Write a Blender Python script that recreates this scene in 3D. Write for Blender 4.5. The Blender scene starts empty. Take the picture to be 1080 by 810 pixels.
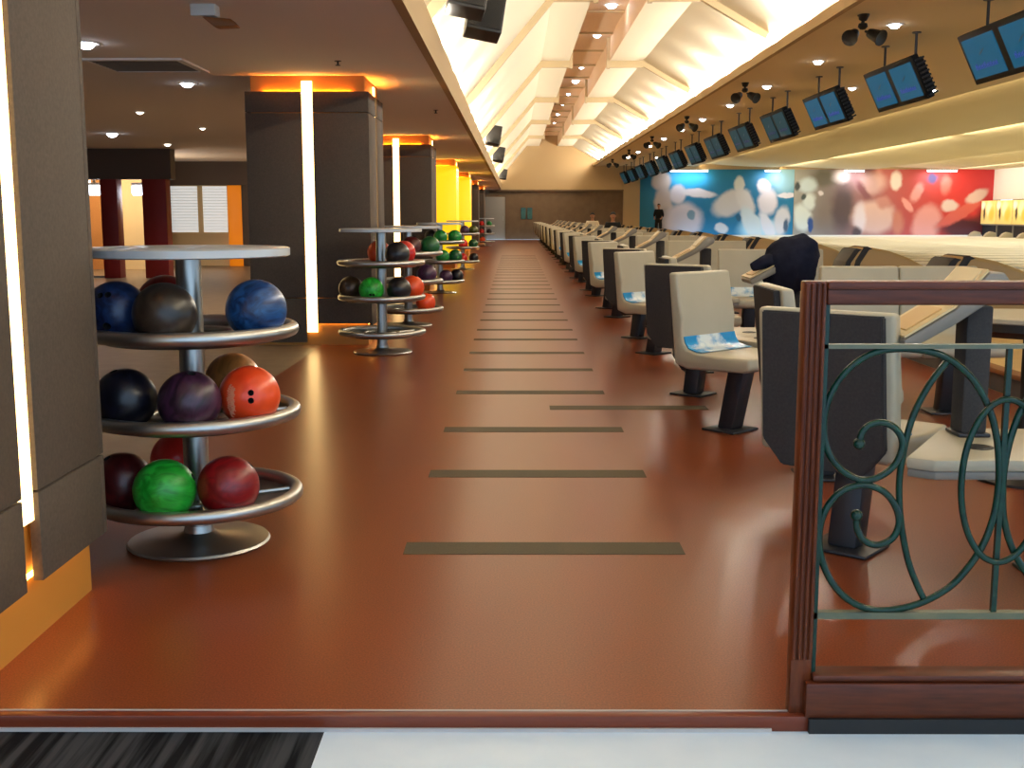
import bpy, bmesh, math, random
from mathutils import Vector, Matrix
random.seed(7)
C = bpy.context.scene.collection
PI = math.pi
R = math.radians
ORD = ['first', 'second', 'third', 'fourth', 'fifth', 'sixth', 'seventh', 'eighth', 'ninth', 'tenth', 'eleventh', 'twelfth',
       'thirteenth', 'fourteenth', 'fifteenth', 'sixteenth', 'seventeenth', 'eighteenth', 'nineteenth', 'twentieth']

# ------------------------------------------------------------------ materials
def lin(c):
    return tuple(((v / 255) / 12.92 if v / 255 <= 0.04045 else ((v / 255 + 0.055) / 1.055) ** 2.4) for v in c[:3]) + (1,)

def M(name, col, rough=0.5, metal=0.0, emit=0.0, ecol=None, noise=None, col2=None, bump=None, spec=0.5, coat=0.0, stretch=None, alpha=None):
    m = bpy.data.materials.new(name)
    m.use_nodes = True
    nt = m.node_tree
    b = nt.nodes['Principled BSDF']
    b.inputs['Base Color'].default_value = lin(col)
    b.inputs['Roughness'].default_value = rough
    b.inputs['Metallic'].default_value = metal
    b.inputs['Specular IOR Level'].default_value = spec
    b.inputs['Coat Weight'].default_value = coat
    if emit:
        b.inputs['Emission Color'].default_value = lin(ecol or col)
        b.inputs['Emission Strength'].default_value = emit
    if noise or bump:
        tc = nt.nodes.new('ShaderNodeTexCoord')
        vec = tc.outputs['Object']
        if stretch:
            mp = nt.nodes.new('ShaderNodeMapping')
            mp.inputs['Scale'].default_value = stretch
            nt.links.new(vec, mp.inputs['Vector'])
            vec = mp.outputs['Vector']
    if noise:
        n = nt.nodes.new('ShaderNodeTexNoise')
        n.inputs['Scale'].default_value = noise[0]
        n.inputs['Detail'].default_value = 4
        if len(noise) > 2:
            n.inputs['Distortion'].default_value = noise[2]
        nt.links.new(vec, n.inputs['Vector'])
        r = nt.nodes.new('ShaderNodeValToRGB')
        r.color_ramp.elements[0].position = 0.5 - noise[1]
        r.color_ramp.elements[1].position = 0.5 + noise[1]
        r.color_ramp.elements[0].color = lin(col)
        r.color_ramp.elements[1].color = lin(col2 or tuple(min(255, v * 1.2) for v in col))
        nt.links.new(n.outputs['Fac'], r.inputs['Fac'])
        nt.links.new(r.outputs['Color'], b.inputs['Base Color'])
    if bump:
        n2 = nt.nodes.new('ShaderNodeTexNoise')
        n2.inputs['Scale'].default_value = bump[0]
        nt.links.new(vec, n2.inputs['Vector'])
        bp = nt.nodes.new('ShaderNodeBump')
        bp.inputs['Strength'].default_value = bump[1]
        bp.inputs['Distance'].default_value = 0.01
        nt.links.new(n2.outputs['Fac'], bp.inputs['Height'])
        nt.links.new(bp.outputs['Normal'], b.inputs['Normal'])
    return m

def paint_mat(name, base, blobs, grad=None, rough=0.6, emit=0.0):
    """printed picture: soft ellipses (cx, cz, rx, rz, rot, colour, softness) over a plain or graded ground, object X / Z coordinates"""
    m = bpy.data.materials.new(name)
    m.use_nodes = True
    nt = m.node_tree
    L = nt.links.new
    b = nt.nodes['Principled BSDF']
    b.inputs['Roughness'].default_value = rough
    tc = nt.nodes.new('ShaderNodeTexCoord')
    nz = nt.nodes.new('ShaderNodeTexNoise')
    nz.inputs['Scale'].default_value = 1.6
    nz.inputs['Detail'].default_value = 3
    L(tc.outputs['Object'], nz.inputs['Vector'])
    sub = nt.nodes.new('ShaderNodeVectorMath'); sub.operation = 'SUBTRACT'
    sub.inputs[1].default_value = (0.5, 0.5, 0.5)
    L(nz.outputs['Color'], sub.inputs[0])
    sc = nt.nodes.new('ShaderNodeVectorMath'); sc.operation = 'SCALE'
    sc.inputs['Scale'].default_value = 0.3
    L(sub.outputs[0], sc.inputs[0])
    ad = nt.nodes.new('ShaderNodeVectorMath'); ad.operation = 'ADD'
    L(tc.outputs['Object'], ad.inputs[0]); L(sc.outputs[0], ad.inputs[1])
    fl = nt.nodes.new('ShaderNodeVectorMath'); fl.operation = 'MULTIPLY'
    fl.inputs[1].default_value = (1, 0, 1)
    L(ad.outputs[0], fl.inputs[0])
    vec = fl.outputs[0]
    if grad:
        sx = nt.nodes.new('ShaderNodeSeparateXYZ'); L(vec, sx.inputs[0])
        mr = nt.nodes.new('ShaderNodeMapRange'); mr.inputs['From Max'].default_value = grad[0]
        L(sx.outputs['X'], mr.inputs['Value'])
        rp = nt.nodes.new('ShaderNodeValToRGB')
        els = rp.color_ramp.elements
        while len(els) < len(grad[1]): els.new(0.5)
        for e, (p, c) in zip(els, grad[1]):
            e.position = p; e.color = lin(c)
        L(mr.outputs[0], rp.inputs[0])
        cur = rp.outputs[0]
    else:
        rgb = nt.nodes.new('ShaderNodeRGB'); rgb.outputs[0].default_value = lin(base)
        cur = rgb.outputs[0]
    for cx, cz, rx, rz, rot, colr, soft in blobs:
        mp = nt.nodes.new('ShaderNodeMapping'); mp.vector_type = 'TEXTURE'
        mp.inputs['Location'].default_value = (cx, 0, cz)
        mp.inputs['Rotation'].default_value = (0, -R(rot), 0)
        mp.inputs['Scale'].default_value = (rx, 1, rz)
        L(vec, mp.inputs['Vector'])
        ln = nt.nodes.new('ShaderNodeVectorMath'); ln.operation = 'LENGTH'
        L(mp.outputs[0], ln.inputs[0])
        mr = nt.nodes.new('ShaderNodeMapRange'); mr.interpolation_type = 'SMOOTHSTEP'
        mr.inputs['From Min'].default_value = 1 - soft; mr.inputs['From Max'].default_value = 1 + soft
        mr.inputs['To Min'].default_value = 1; mr.inputs['To Max'].default_value = 0
        L(ln.outputs['Value'], mr.inputs['Value'])
        mx = nt.nodes.new('ShaderNodeMix'); mx.data_type = 'RGBA'
        mx.inputs['B'].default_value = lin(colr) if False else (0, 0, 0, 1)
        mx.inputs[7].default_value = lin(colr)
        L(mr.outputs[0], mx.inputs[0]); L(cur, mx.inputs[6])
        cur = mx.outputs[2]
    L(cur, b.inputs['Base Color'])
    if emit:
        L(cur, b.inputs['Emission Color']); b.inputs['Emission Strength'].default_value = emit
    return m

FLOOR = M('red_floor', (104, 47, 22), 0.28, noise=(190, 0.14), col2=(139, 71, 37), spec=0.45)
INLAY = M('grey_inlay', (70, 62, 46), 0.6, noise=(200, 0.2), col2=(84, 75, 56), spec=0.2)
BEIGEF = M('beige_floor', (122, 102, 78), 0.4, noise=(6, 0.2), col2=(138, 118, 92))
CARPET = M('dark_carpet', (14, 15, 19), 0.95, noise=(24, 0.07), col2=(58, 60, 64), stretch=(1.2, 0.05, 1), spec=0.1)
TILE = M('white_tile', (206, 224, 240), 0.25, noise=(5, 0.3), col2=(226, 238, 248))
NOSE = M('floor_nosing', (112, 48, 26), 0.3, spec=0.4)
NOSEL = M('pale_edge_strip', (188, 178, 172), 0.4)
CEILL = M('brown_ceiling', (230, 219, 208), 0.9, noise=(80, 0.2), col2=(234, 223, 212), spec=0.2)
CEILR = M('tan_ceiling', (222, 200, 158), 0.9, noise=(60, 0.2), col2=(226, 204, 162), spec=0.2)
CREAMC = M('cream_ceiling', (226, 206, 160), 0.8, spec=0.2)
VAULT = M('vault_plaster', (238, 230, 208), 0.8, spec=0.2)
RIBM = M('vault_rib', (196, 178, 144), 0.8, spec=0.2)  # shading of the beams put into the colour, darker than the plaster
STRIPM = M('vault_slat_strip', (222, 196, 166), 0.7, noise=(40, 0.2), col2=(230, 204, 174))
WALLB = M('beige_wall', (176, 150, 112), 0.85, spec=0.2)
WALLD = M('brown_wall', (104, 82, 60), 0.8, noise=(3, 0.2), col2=(114, 92, 68))
PALE = M('pale_grey_panel', (150, 146, 138), 0.6)
PANEL = M('grey_brown_cladding', (78, 68, 58), 0.8, noise=(90, 0.25), col2=(92, 80, 68), spec=0.25)
AMBER = M('amber_core', (196, 132, 48), 0.6)
STRIPW = M('warm_light_strip', (255, 235, 190), 0.4, emit=5.0, ecol=(255, 212, 138))
STRIPO = M('amber_light_strip', (255, 170, 70), 0.4, emit=150.0, ecol=(255, 150, 44))
STRIPB = M('base_light_strip', (255, 190, 90), 0.4, emit=16.0, ecol=(255, 190, 96))
YGLOW = M('yellow_backlit_glass', (240, 200, 40), 0.4, emit=0.95, ecol=(255, 200, 16))
STEEL = M('brushed_steel', (186, 186, 182), 0.36, 1.0, noise=(30, 0.3), col2=(186, 186, 182))
STEELD = M('dark_steel_dish', (150, 148, 142), 0.4, 1.0)
PLATE = M('frosted_top_plate', (200, 204, 204), 0.2, 0.0, spec=0.6)
CREAM = M('cream_plastic', (168, 160, 138), 0.4, noise=(5, 0.3), col2=(176, 168, 146))
DARKP = M('charcoal_panel', (50, 48, 49), 0.75, noise=(120, 0.2), col2=(60, 57, 57), spec=0.25)
DARKM = M('dark_metal', (48, 48, 52), 0.42, 0.3)
GREYT = M('grey_plastic_edge', (128, 122, 112), 0.5)
TANT = M('tan_desk_top', (208, 184, 136), 0.4)
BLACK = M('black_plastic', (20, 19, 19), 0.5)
BLACKG = M('black_housing', (10, 10, 11), 0.6, spec=0.2)
WOOD = M('red_brown_wood', (68, 26, 9), 0.38, noise=(14, 0.25), col2=(110, 50, 20), stretch=(6, 6, 0.6), coat=0.1, spec=0.3)
WOODH = M('red_brown_wood_rail', (64, 24, 9), 0.38, noise=(14, 0.25), col2=(100, 44, 18), stretch=(0.6, 6, 6), coat=0.1, spec=0.3)
IRON = M('green_wrought_iron', (5, 38, 28), 0.22, 0.0, noise=(40, 0.2), col2=(10, 52, 38), spec=0.35)
IRONB = M('grey_green_bar', (84, 92, 76), 0.45, 0.2, noise=(12, 0.25), col2=(112, 106, 78))
MAPLE = M('maple_boards', (206, 172, 112), 0.28, noise=(4, 0.25), col2=(222, 190, 132), stretch=(0.3, 6, 1))
LANEM = M('lane_boards', (200, 202, 190), 0.16, noise=(6, 0.25), col2=(216, 218, 206), stretch=(0.15, 8, 1))
CAPM = M('white_lane_cap', (228, 230, 224), 0.3)
GUTM = M('grey_gutter', (84, 84, 80), 0.35)
HOODT = M('tan_hood', (176, 148, 98), 0.45)
RISER = M('grey_riser', (88, 86, 84), 0.7)
RNOSE = M('brown_edge_trim', (140, 90, 48), 0.4)
WHITEW = M('white_wall', (232, 228, 216), 0.7)
PITB = M('pit_black', (12, 12, 14), 0.7)
JACK = M('navy_black_cloth', (20, 22, 36), 0.95, noise=(20, 0.3), col2=(30, 32, 48), bump=(14, 0.6), spec=0.1)
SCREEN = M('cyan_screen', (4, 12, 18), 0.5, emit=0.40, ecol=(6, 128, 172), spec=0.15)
SCREEND = M('haze_dimmed_screen', (6, 16, 22), 0.5, emit=0.16, ecol=(40, 140, 160), spec=0.15)  # far screens: dimming by view angle and haze put into the emission
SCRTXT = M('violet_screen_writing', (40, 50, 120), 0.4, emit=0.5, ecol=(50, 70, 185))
SCRTXTD = M('dim_screen_writing', (20, 26, 60), 0.4, emit=0.16, ecol=(60, 80, 170))  # same view-angle and haze dimming put into the far writing
SCRMARK = M('dark_screen_mark', (10, 40, 60), 0.4, emit=0.18, ecol=(20, 80, 110))
LAMP = M('cool_lamp', (255, 255, 255), 0.4, emit=30, ecol=(235, 240, 255))
LAMPS = M('dim_lamp', (255, 250, 235), 0.4, emit=12, ecol=(255, 240, 215))
TUBE = M('white_tube_lamp', (255, 255, 255), 0.4, emit=5, ecol=(235, 242, 255))
TUBES = M('bright_tube_lamp', (255, 255, 255), 0.4, emit=12, ecol=(235, 242, 255))
WHITEM = M('white_metal', (214, 210, 200), 0.4)
TEAL = M('teal_poster', (28, 84, 90), 0.6, noise=(3, 0.1), col2=(60, 112, 108))
DKRED = M('dark_red_pillar', (134, 24, 18), 0.5)
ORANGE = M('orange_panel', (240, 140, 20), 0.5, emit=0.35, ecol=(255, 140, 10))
SHOPW = M('lit_shop_wall', (226, 200, 150), 0.6)
SHOPO = M('orange_shop_wall', (190, 130, 70), 0.6)
BLIND = M('lit_blind', (214, 216, 214), 0.7, emit=0.65, ecol=(226, 228, 226))
FASC = M('dark_brown_fascia', (88, 72, 60), 0.7)
VENTM = M('ceiling_vent_slats', (96, 88, 80), 0.6)
GLASS = bpy.data.materials.new('clear_glass')
GLASS.use_nodes = True
_g = GLASS.node_tree.nodes['Principled BSDF']
_g.inputs['Transmission Weight'].default_value = 1.0
_g.inputs['Roughness'].default_value = 0.02
_g.inputs['IOR'].default_value = 1.1
_g.inputs['Base Color'].default_value = (0.95, 0.96, 0.96, 1)
SKIN = M('skin', (176, 124, 92), 0.6)
HAIR = M('black_hair', (16, 14, 14), 0.6)

def film_mat():
    m = M('blue_white_film', (40, 140, 196), 0.2)
    nt = m.node_tree; L = nt.links.new
    b = nt.nodes['Principled BSDF']
    tc = nt.nodes.new('ShaderNodeTexCoord'); sx = nt.nodes.new('ShaderNodeSeparateXYZ')
    L(tc.outputs['Object'], sx.inputs[0])
    n = nt.nodes.new('ShaderNodeTexNoise'); n.inputs['Scale'].default_value = 16; n.inputs['Detail'].default_value = 5
    L(tc.outputs['Object'], n.inputs['Vector'])
    a = nt.nodes.new('ShaderNodeMath'); a.operation = 'MULTIPLY_ADD'
    a.inputs[1].default_value = 0.35; L(n.outputs['Fac'], a.inputs[0])
    ab = nt.nodes.new('ShaderNodeMath'); ab.operation = 'ADD'; ab.inputs[1].default_value = -0.04
    L(sx.outputs['X'], ab.inputs[0]); aa = nt.nodes.new('ShaderNodeMath'); aa.operation = 'ABSOLUTE'
    L(ab.outputs[0], aa.inputs[0]); L(aa.outputs[0], a.inputs[2])
    r = nt.nodes.new('ShaderNodeValToRGB')
    r.color_ramp.elements[0].position = 0.22; r.color_ramp.elements[0].color = lin((214, 224, 226))
    r.color_ramp.elements[1].position = 0.30; r.color_ramp.elements[1].color = lin((34, 138, 198))
    L(a.outputs[0], r.inputs[0]); L(r.outputs[0], b.inputs['Base Color'])
    return m
FILM = film_mat()

# ------------------------------------------------------------------ mesh helpers
def bx(bm, lo, hi, bev=0.0, mat=0, segs=2):
    x0, y0, z0 = lo; x1, y1, z1 = hi
    v = [bm.verts.new(p) for p in ((x0, y0, z0), (x1, y0, z0), (x1, y1, z0), (x0, y1, z0), (x0, y0, z1), (x1, y0, z1), (x1, y1, z1), (x0, y1, z1))]
    fs = [bm.faces.new([v[i] for i in q]) for q in ((3, 2, 1, 0), (4, 5, 6, 7), (0, 1, 5, 4), (1, 2, 6, 5), (2, 3, 7, 6), (3, 0, 4, 7))]
    for f in fs: f.material_index = mat
    if bev:
        es = list({e for f in fs for e in f.edges})
        r = bmesh.ops.bevel(bm, geom=es, offset=bev, segments=segs, affect='EDGES', profile=0.5)
        for f in r['faces']: f.material_index = mat
    return v

def prism(bm, pts, a, b, axis='x', bev=0.0, mat=0, segs=2):
    """extrude a closed outline between a and b along axis; pts are the other two coordinates in x,y,z order"""
    def P(p, t):
        return (t, p[0], p[1]) if axis == 'x' else ((p[0], t, p[1]) if axis == 'y' else (p[0], p[1], t))
    A = [bm.verts.new(P(p, a)) for p in pts]; B = [bm.verts.new(P(p, b)) for p in pts]
    n = len(pts); fs = []
    fs.append(bm.faces.new(A)); fs.append(bm.faces.new(list(reversed(B))))
    for i in range(n):
        j = (i + 1) % n
        fs.append(bm.faces.new((A[j], A[i], B[i], B[j])))
    for f in fs: f.material_index = mat
    bmesh.ops.recalc_face_normals(bm, faces=fs)
    if bev:
        es = list({e for f in fs for e in f.edges if len(e.link_faces) == 2 and e.calc_face_angle(0) > 0.35})
        r = bmesh.ops.bevel(bm, geom=es, offset=bev, segments=segs, affect='EDGES', profile=0.5)
        for f in r['faces']: f.material_index = mat
    return fs

def lathe(bm, prof, n=32, c=(0, 0), mat=0, close=False):
    rings = []
    for r, z in prof:
        if r < 1e-6: rings.append([bm.verts.new((c[0], c[1], z))])
        else: rings.append([bm.verts.new((c[0] + r * math.cos(2 * PI * i / n), c[1] + r * math.sin(2 * PI * i / n), z)) for i in range(n)])
    seq = list(zip(rings, rings[1:])) + ([(rings[-1], rings[0])] if close else [])
    fs = []
    for a, b in seq:
        for i in range(n):
            j = (i + 1) % n
            if len(a) == 1 and len(b) == 1: continue
            if len(a) == 1: fs.append(bm.faces.new((a[0], b[i], b[j])))
            elif len(b) == 1: fs.append(bm.faces.new((a[i], b[0], a[j])))
            else: fs.append(bm.faces.new((a[i], b[i], b[j], a[j])))
    for f in fs: f.material_index = mat
    bmesh.ops.recalc_face_normals(bm, faces=fs)
    return fs

def ring(bm, R0, r0, z, n=48, m=12, c=(0, 0)):
    lathe(bm, [(R0 + r0 * math.cos(2 * PI * i / m), z + r0 * math.sin(2 * PI * i / m)) for i in range(m)], n, c, close=True)

def tube(bm, pts, r, m=8, cap=True, mat=0):
    """sweep a round section of radius r (or list of radii) along points"""
    pts = [Vector(p) for p in pts]; n = len(pts)
    rs = r if isinstance(r, (list, tuple)) else [r] * n
    prev = None; rings = []
    for i, p in enumerate(pts):
        t = (pts[min(i + 1, n - 1)] - pts[max(i - 1, 0)]).normalized()
        if prev is None:
            up = Vector((0, 0, 1)) if abs(t.z) < 0.9 else Vector((0, 1, 0))
            u = t.cross(up).normalized()
        else:
            u = (prev - t * prev.dot(t)).normalized()
        prev = u; w = t.cross(u)
        rings.append([bm.verts.new(p + (u * math.cos(2 * PI * k / m) + w * math.sin(2 * PI * k / m)) * rs[i]) for k in range(m)])
    fs = []
    for a, b in zip(rings, rings[1:]):
        for k in range(m):
            j = (k + 1) % m
            fs.append(bm.faces.new((a[k], a[j], b[j], b[k])))
    if cap:
        fs.append(bm.faces.new(list(reversed(rings[0])))); fs.append(bm.faces.new(rings[-1]))
    for f in fs: f.material_index = mat
    bmesh.ops.recalc_face_normals(bm, faces=fs)

def spline(pts, k=6, closed=False):
    out = []; n = len(pts); P = [Vector(p) for p in pts]
    for i in range(n if closed else n - 1):
        g = lambda j: P[j % n] if closed else P[max(0, min(n - 1, j))]
        p0, p1, p2, p3 = g(i - 1), g(i), g(i + 1), g(i + 2)
        for s in range(k):
            t = s / k
            out.append(0.5 * ((2 * p1) + (p2 - p0) * t + (2 * p0 - 5 * p1 + 4 * p2 - p3) * t * t + (3 * p1 - p0 - 3 * p2 + p3) * t ** 3))
    if not closed: out.append(P[-1])
    return out

def obj(name, bm, mats, parent=None, smooth=40, loc=None):
    me = bpy.data.meshes.new(name)
    bm.to_mesh(me); bm.free()
    for m in (mats if isinstance(mats, (list, tuple)) else [mats]): me.materials.append(m)
    if smooth:
        me.polygons.foreach_set('use_smooth', [True] * len(me.polygons))
        me.set_sharp_from_angle(angle=R(smooth))
    o = bpy.data.objects.new(name, me)
    C.objects.link(o)
    if parent: o.parent = parent
    if loc: o.location = loc
    return o

def tag(o, label, cat, group=None):
    o['label'] = label; o['category'] = cat
    if group: o['group'] = group
    return o

def thing(name, label, cat, loc=(0, 0, 0), rz=0.0, group=None):
    o = bpy.data.objects.new(name, None); C.objects.link(o)
    o.empty_display_size = 0.1
    o.location = loc; o.rotation_euler = (0, 0, rz)
    return tag(o, label, cat, group)

def struct(name, bm, m, parent=None, smooth=30):
    o = obj(name, bm, m, parent, smooth)
    if not parent: o['kind'] = 'structure'
    return o

def sempty(name, loc=(0, 0, 0)):
    o = bpy.data.objects.new(name, None); C.objects.link(o); o.location = loc; o['kind'] = 'structure'
    return o

def sbox(name, lo, hi, m, bev=0, parent=None):
    bm = bmesh.new(); bx(bm, lo, hi, bev)
    return struct(name, bm, m, parent)

def dup(root, loc=None, rz=None, label=None):
    r = root.copy(); C.objects.link(r)
    if loc is not None: r.location = loc
    if rz is not None: r.rotation_euler = (0, 0, rz)
    if label: r['label'] = label
    for ch in list(root.children):
        c = ch.copy(); C.objects.link(c); c.parent = r
        for g in list(ch.children):
            d = g.copy(); C.objects.link(d); d.parent = c
    return r

def spot(name, loc, target, power, col, size=100, blend=1.0, rad=0.05):
    l = bpy.data.lights.new(name, 'SPOT'); l.energy = power; l.color = lin(col)[:3]
    l.spot_size = R(size); l.spot_blend = blend; l.shadow_soft_size = rad
    o = bpy.data.objects.new(name, l); C.objects.link(o)
    o.location = loc
    o.rotation_euler = (Vector(target) - Vector(loc)).to_track_quat('-Z', 'Y').to_euler()
    return o

def point(name, loc, power, col, rad=0.05):
    l = bpy.data.lights.new(name, 'POINT'); l.energy = power; l.color = lin(col)[:3]; l.shadow_soft_size = rad
    o = bpy.data.objects.new(name, l); C.objects.link(o); o.location = loc
    return o

def area(name, loc, target, power, col, sx, sy):
    l = bpy.data.lights.new(name, 'AREA'); l.shape = 'RECTANGLE'; l.energy = power; l.color = lin(col)[:3]
    l.size = sx; l.size_y = sy
    o = bpy.data.objects.new(name, l); C.objects.link(o)
    o.location = loc
    o.rotation_euler = (Vector(target) - Vector(loc)).to_track_quat('-Z', 'Y').to_euler()
    return o

YF = 57.0          # far end wall
Y0 = 2.62          # front edge of the red floor
H = 1.2

# ------------------------------------------------------------------ floors
sbox('floor_aisle', (-1.80, Y0, -0.12), (3.32, YF, 0.0), FLOOR)
sbox('floor_beige', (-10.5, Y0, -0.12), (-1.80, YF, 0.0), BEIGEF)
sbox('floor_carpet', (-10.5, -3, -0.14), (-0.46, Y0 - 0.02, -0.035), CARPET)
sbox('floor_tile', (-0.46, -3, -0.14), (10, Y0 - 0.02, -0.035), TILE)
bm = bmesh.new(); bx(bm, (-10.5, Y0 - 0.02, -0.035), (3.32, Y0 + 0.012, 0.003), 0.003); struct('trim_1', bm, NOSE)
bm = bmesh.new(); bx(bm, (-10.5, Y0 - 0.026, -0.035), (0.62, Y0 - 0.02, -0.026)); bx(bm, (-10.5, Y0 + 0.012, -0.01), (3.32, Y0 + 0.018, 0.0035)); struct('trim_8', bm, NOSEL)
ys = [4.01, 5.22, 6.33, 7.70, 8.85, 9.96, 11.05, 12.0]
while ys[-1] < 34: ys.append(ys[-1] + 1.12)
for y in ys:
    sbox('floor_inlay', (-0.40, y - 0.075, -0.01), (0.61, y + 0.075, 0.0015), INLAY)
sbox('floor_inlay', (0.22, 7.07 - 0.075, -0.01), (1.21, 7.07 + 0.075, 0.0015), INLAY)

# approach deck, foul line and lanes
bm = bmesh.new(); bx(bm, (3.34, 1.0, -0.1), (7.8, YF, 0.15)); struct('floor_approach', bm, MAPLE)
bm = bmesh.new(); bx(bm, (3.325, 1.0, 0.0), (3.34, YF, 0.135)); struct('trim_2', bm, RISER)
bm = bmesh.new(); bx(bm, (3.29, 1.0, 0.125), (3.40, YF, 0.162), 0.012); struct('trim_3', bm, RNOSE)
sbox('floor_foul_line', (7.74, 3, 0.14), (7.80, YF, 0.153), BLACK)

def lane_mesh():
    a = bmesh.new(); bx(a, (7.8, -0.53, 0.0), (23.0, 0.53, 0.15))
    g = bmesh.new(); c = bmesh.new()
    for s in (-1, 1):
        pr = [(s * (0.535 + 0.23 * (0.5 - 0.5 * math.cos(PI * i / 8))), 0.14 - 0.08 * math.sin(PI * i / 8)) for i in range(9)]
        prism(g, pr + [(s * 0.765, 0.0), (s * 0.535, 0.0)], 7.8, 23.0, 'x')
        prism(c, [(s * 0.765, 0.0), (s * 0.9, 0.0), (s * 0.9, 0.19), (s * 0.84, 0.19), (s * 0.765, 0.15)], 7.8, 23.0, 'x')
    return a, g, c
PER = 3.6
lane_y = [3.5 + 1.8 * k + 0.9 for k in range(29)]
ln0 = None
for y in lane_y:
    if ln0 is None:
        ln0 = sempty('floor_lane', (0, y, 0))
        a, g, c = lane_mesh()
        obj('lane_bed', a, LANEM, ln0); obj('gutter', g, GUTM, ln0); obj('lane_cap', c, CAPM, ln0)
    else:
        dup(ln0, (0, y, 0))

# ------------------------------------------------------------------ walls
bm = bmesh.new()
bx(bm, (-0.95, YF, 2.45), (5.37, YF + 0.3, 5.4)); bx(bm, (5.37, YF - 0.05, 0), (6.17, YF + 0.3, 5.4)); bx(bm, (6.17, YF, 3.45), (24, YF + 0.3, 5.4))
bx(bm, (6.17, YF, 0), (24, YF + 0.3, 3.45))
struct('wall_back', bm, WALLB)
sbox('wall_back_recess', (-1.6, YF + 0.3, 0), (5.4, YF + 0.5, 2.6), WALLD)
sbox('trim_4', (-1.3, YF + 0.02, 2.38), (5.37, YF + 0.3, 2.46), WALLD)
sbox('trim_5', (6.17, YF - 0.06, 0.0), (23.6, YF, 0.23), WHITEW)
# door leaf at the far left of the end wall
d = sempty('door_1', (-0.98, YF + 0.24, 0))
bm = bmesh.new(); bx(bm, (-0.5, 0, 0.0), (0.5, 0.05, 2.1), 0.006); obj('door_leaf', bm, PALE, d)
bm = bmesh.new(); bx(bm, (-0.58, -0.03, 0), (-0.5, 0.06, 2.2)); bx(bm, (0.5, -0.03, 0), (0.58, 0.06, 2.2)); bx(bm, (-0.5, -0.03, 2.1), (0.5, 0.06, 2.2)); obj('door_frame', bm, WALLD, d)
bm = bmesh.new(); tube(bm, [(0.4, 0, 0.95), (0.4, -0.05, 0.95), (0.4, -0.05, 1.15), (0.4, 0, 1.15)], 0.012); obj('door_handle', bm, STEEL, d)
sbox('wall_left', (-10.7, -1, 0), (-10.5, YF + 0.5, 2.6), WALLD)
sbox('wall_back_left', (-10.5, YF, 0), (-1.6, YF + 0.3, 2.6), WALLD)
# wall above the pins
sbox('wall_right', (23.6, 20, 1.95), (23.8, YF, 3.7), WHITEW)
sbox('wall_right_pit', (24.6, 20, 0), (24.8, YF, 2.0), PITB)

# ------------------------------------------------------------------ ceilings and the long vault
sbox('ceiling_left', (-10.7, -1, 2.45), (-0.725, YF, 2.55), CEILL)
bm = bmesh.new(); bx(bm, (-0.725, -1, 2.447), (-0.66, YF, 2.74)); struct('trim_6', bm, WALLB)
bm = bmesh.new(); bx(bm, (3.84, -1, 3.58), (3.92, YF, 3.72)); struct('trim_7', bm, WALLB)
sbox('ceiling_right', (3.915, -1, 3.6), (8.95, YF, 3.7), CEILR)
V = [(-1.05, 2.55), (-1.05, 2.62), (0.58, 4.56), (1.2, 4.56), (1.2, 5.06), (2.09, 5.06), (2.09, 4.56), (2.82, 4.56), (4.25, 3.74), (4.25, 3.68)]
bm = bmesh.new()
prism(bm, V + [(4.4, 3.68), (4.4, 5.3), (-1.2, 5.3), (-1.2, 2.55)], -1, YF, 'y')
for fc in bm.faces:
    cc = fc.calc_center_median()
    if 4.58 < cc.z < 5.1 and 1.1 < cc.x < 2.2: fc.material_index = 1
struct('ceiling_vault', bm, [VAULT, STRIPM], smooth=0)
bm = bmesh.new(); bx(bm, (-1.06, -1, 2.555), (-0.715, YF, 2.58)); bx(bm, (3.915, -1, 3.62), (4.26, YF, 3.69)); struct('ceiling_trough', bm, VAULT)
RIBY = [2.3, 10.15, 18.0, 25.85, 33.7, 41.6, 49.45]
def rib_mesh():
    bm = bmesh.new()
    def band(p, q, t=0.14, w=0.11):
        p, q = Vector((p[0], 0, p[1])), Vector((q[0], 0, q[1]))
        d = (q - p).normalized(); n = Vector((d.z, 0, -d.x)) * t
        pts = [p, q, q + n, p + n]
        prism(bm, [(v.x, v.z) for v in pts], -w / 2, w / 2, 'y')
    band((-0.88, 2.82), (0.58, 4.56), .10); band((0.58, 4.56), (1.22, 4.56)); band((2.07, 4.56), (2.82, 4.56)); band((2.82, 4.56), (3.88, 3.95), .10)
    for x0, x1 in ((1.2, 1.27), (2.02, 2.09)):
        bx(bm, (x0, -0.06, 4.40), (x1, 0.06, 5.06))
    return bm
rb0 = None
for y in RIBY:
    if rb0 is None:
        rb0 = struct('ceiling_rib', rib_mesh(), RIBM, smooth=0); rb0.location = (0, y, 0)
    else:
        c = rb0.copy(); C.objects.link(c); c.location = (0, y, 0)
# slats across the recessed strip
sl0 = None
k = 0
y = 12.0
while y < 56:
    if sl0 is None:
        bm = bmesh.new(); bx(bm, (1.2, -0.03, 5.02), (2.09, 0.03, 5.06)); sl0 = struct('ceiling_slat', bm, RIBM); sl0.location = (0, y, 0)
    else:
        c = sl0.copy(); C.objects.link(c); c.location = (0, y, 0)
    y += 2.62
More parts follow.
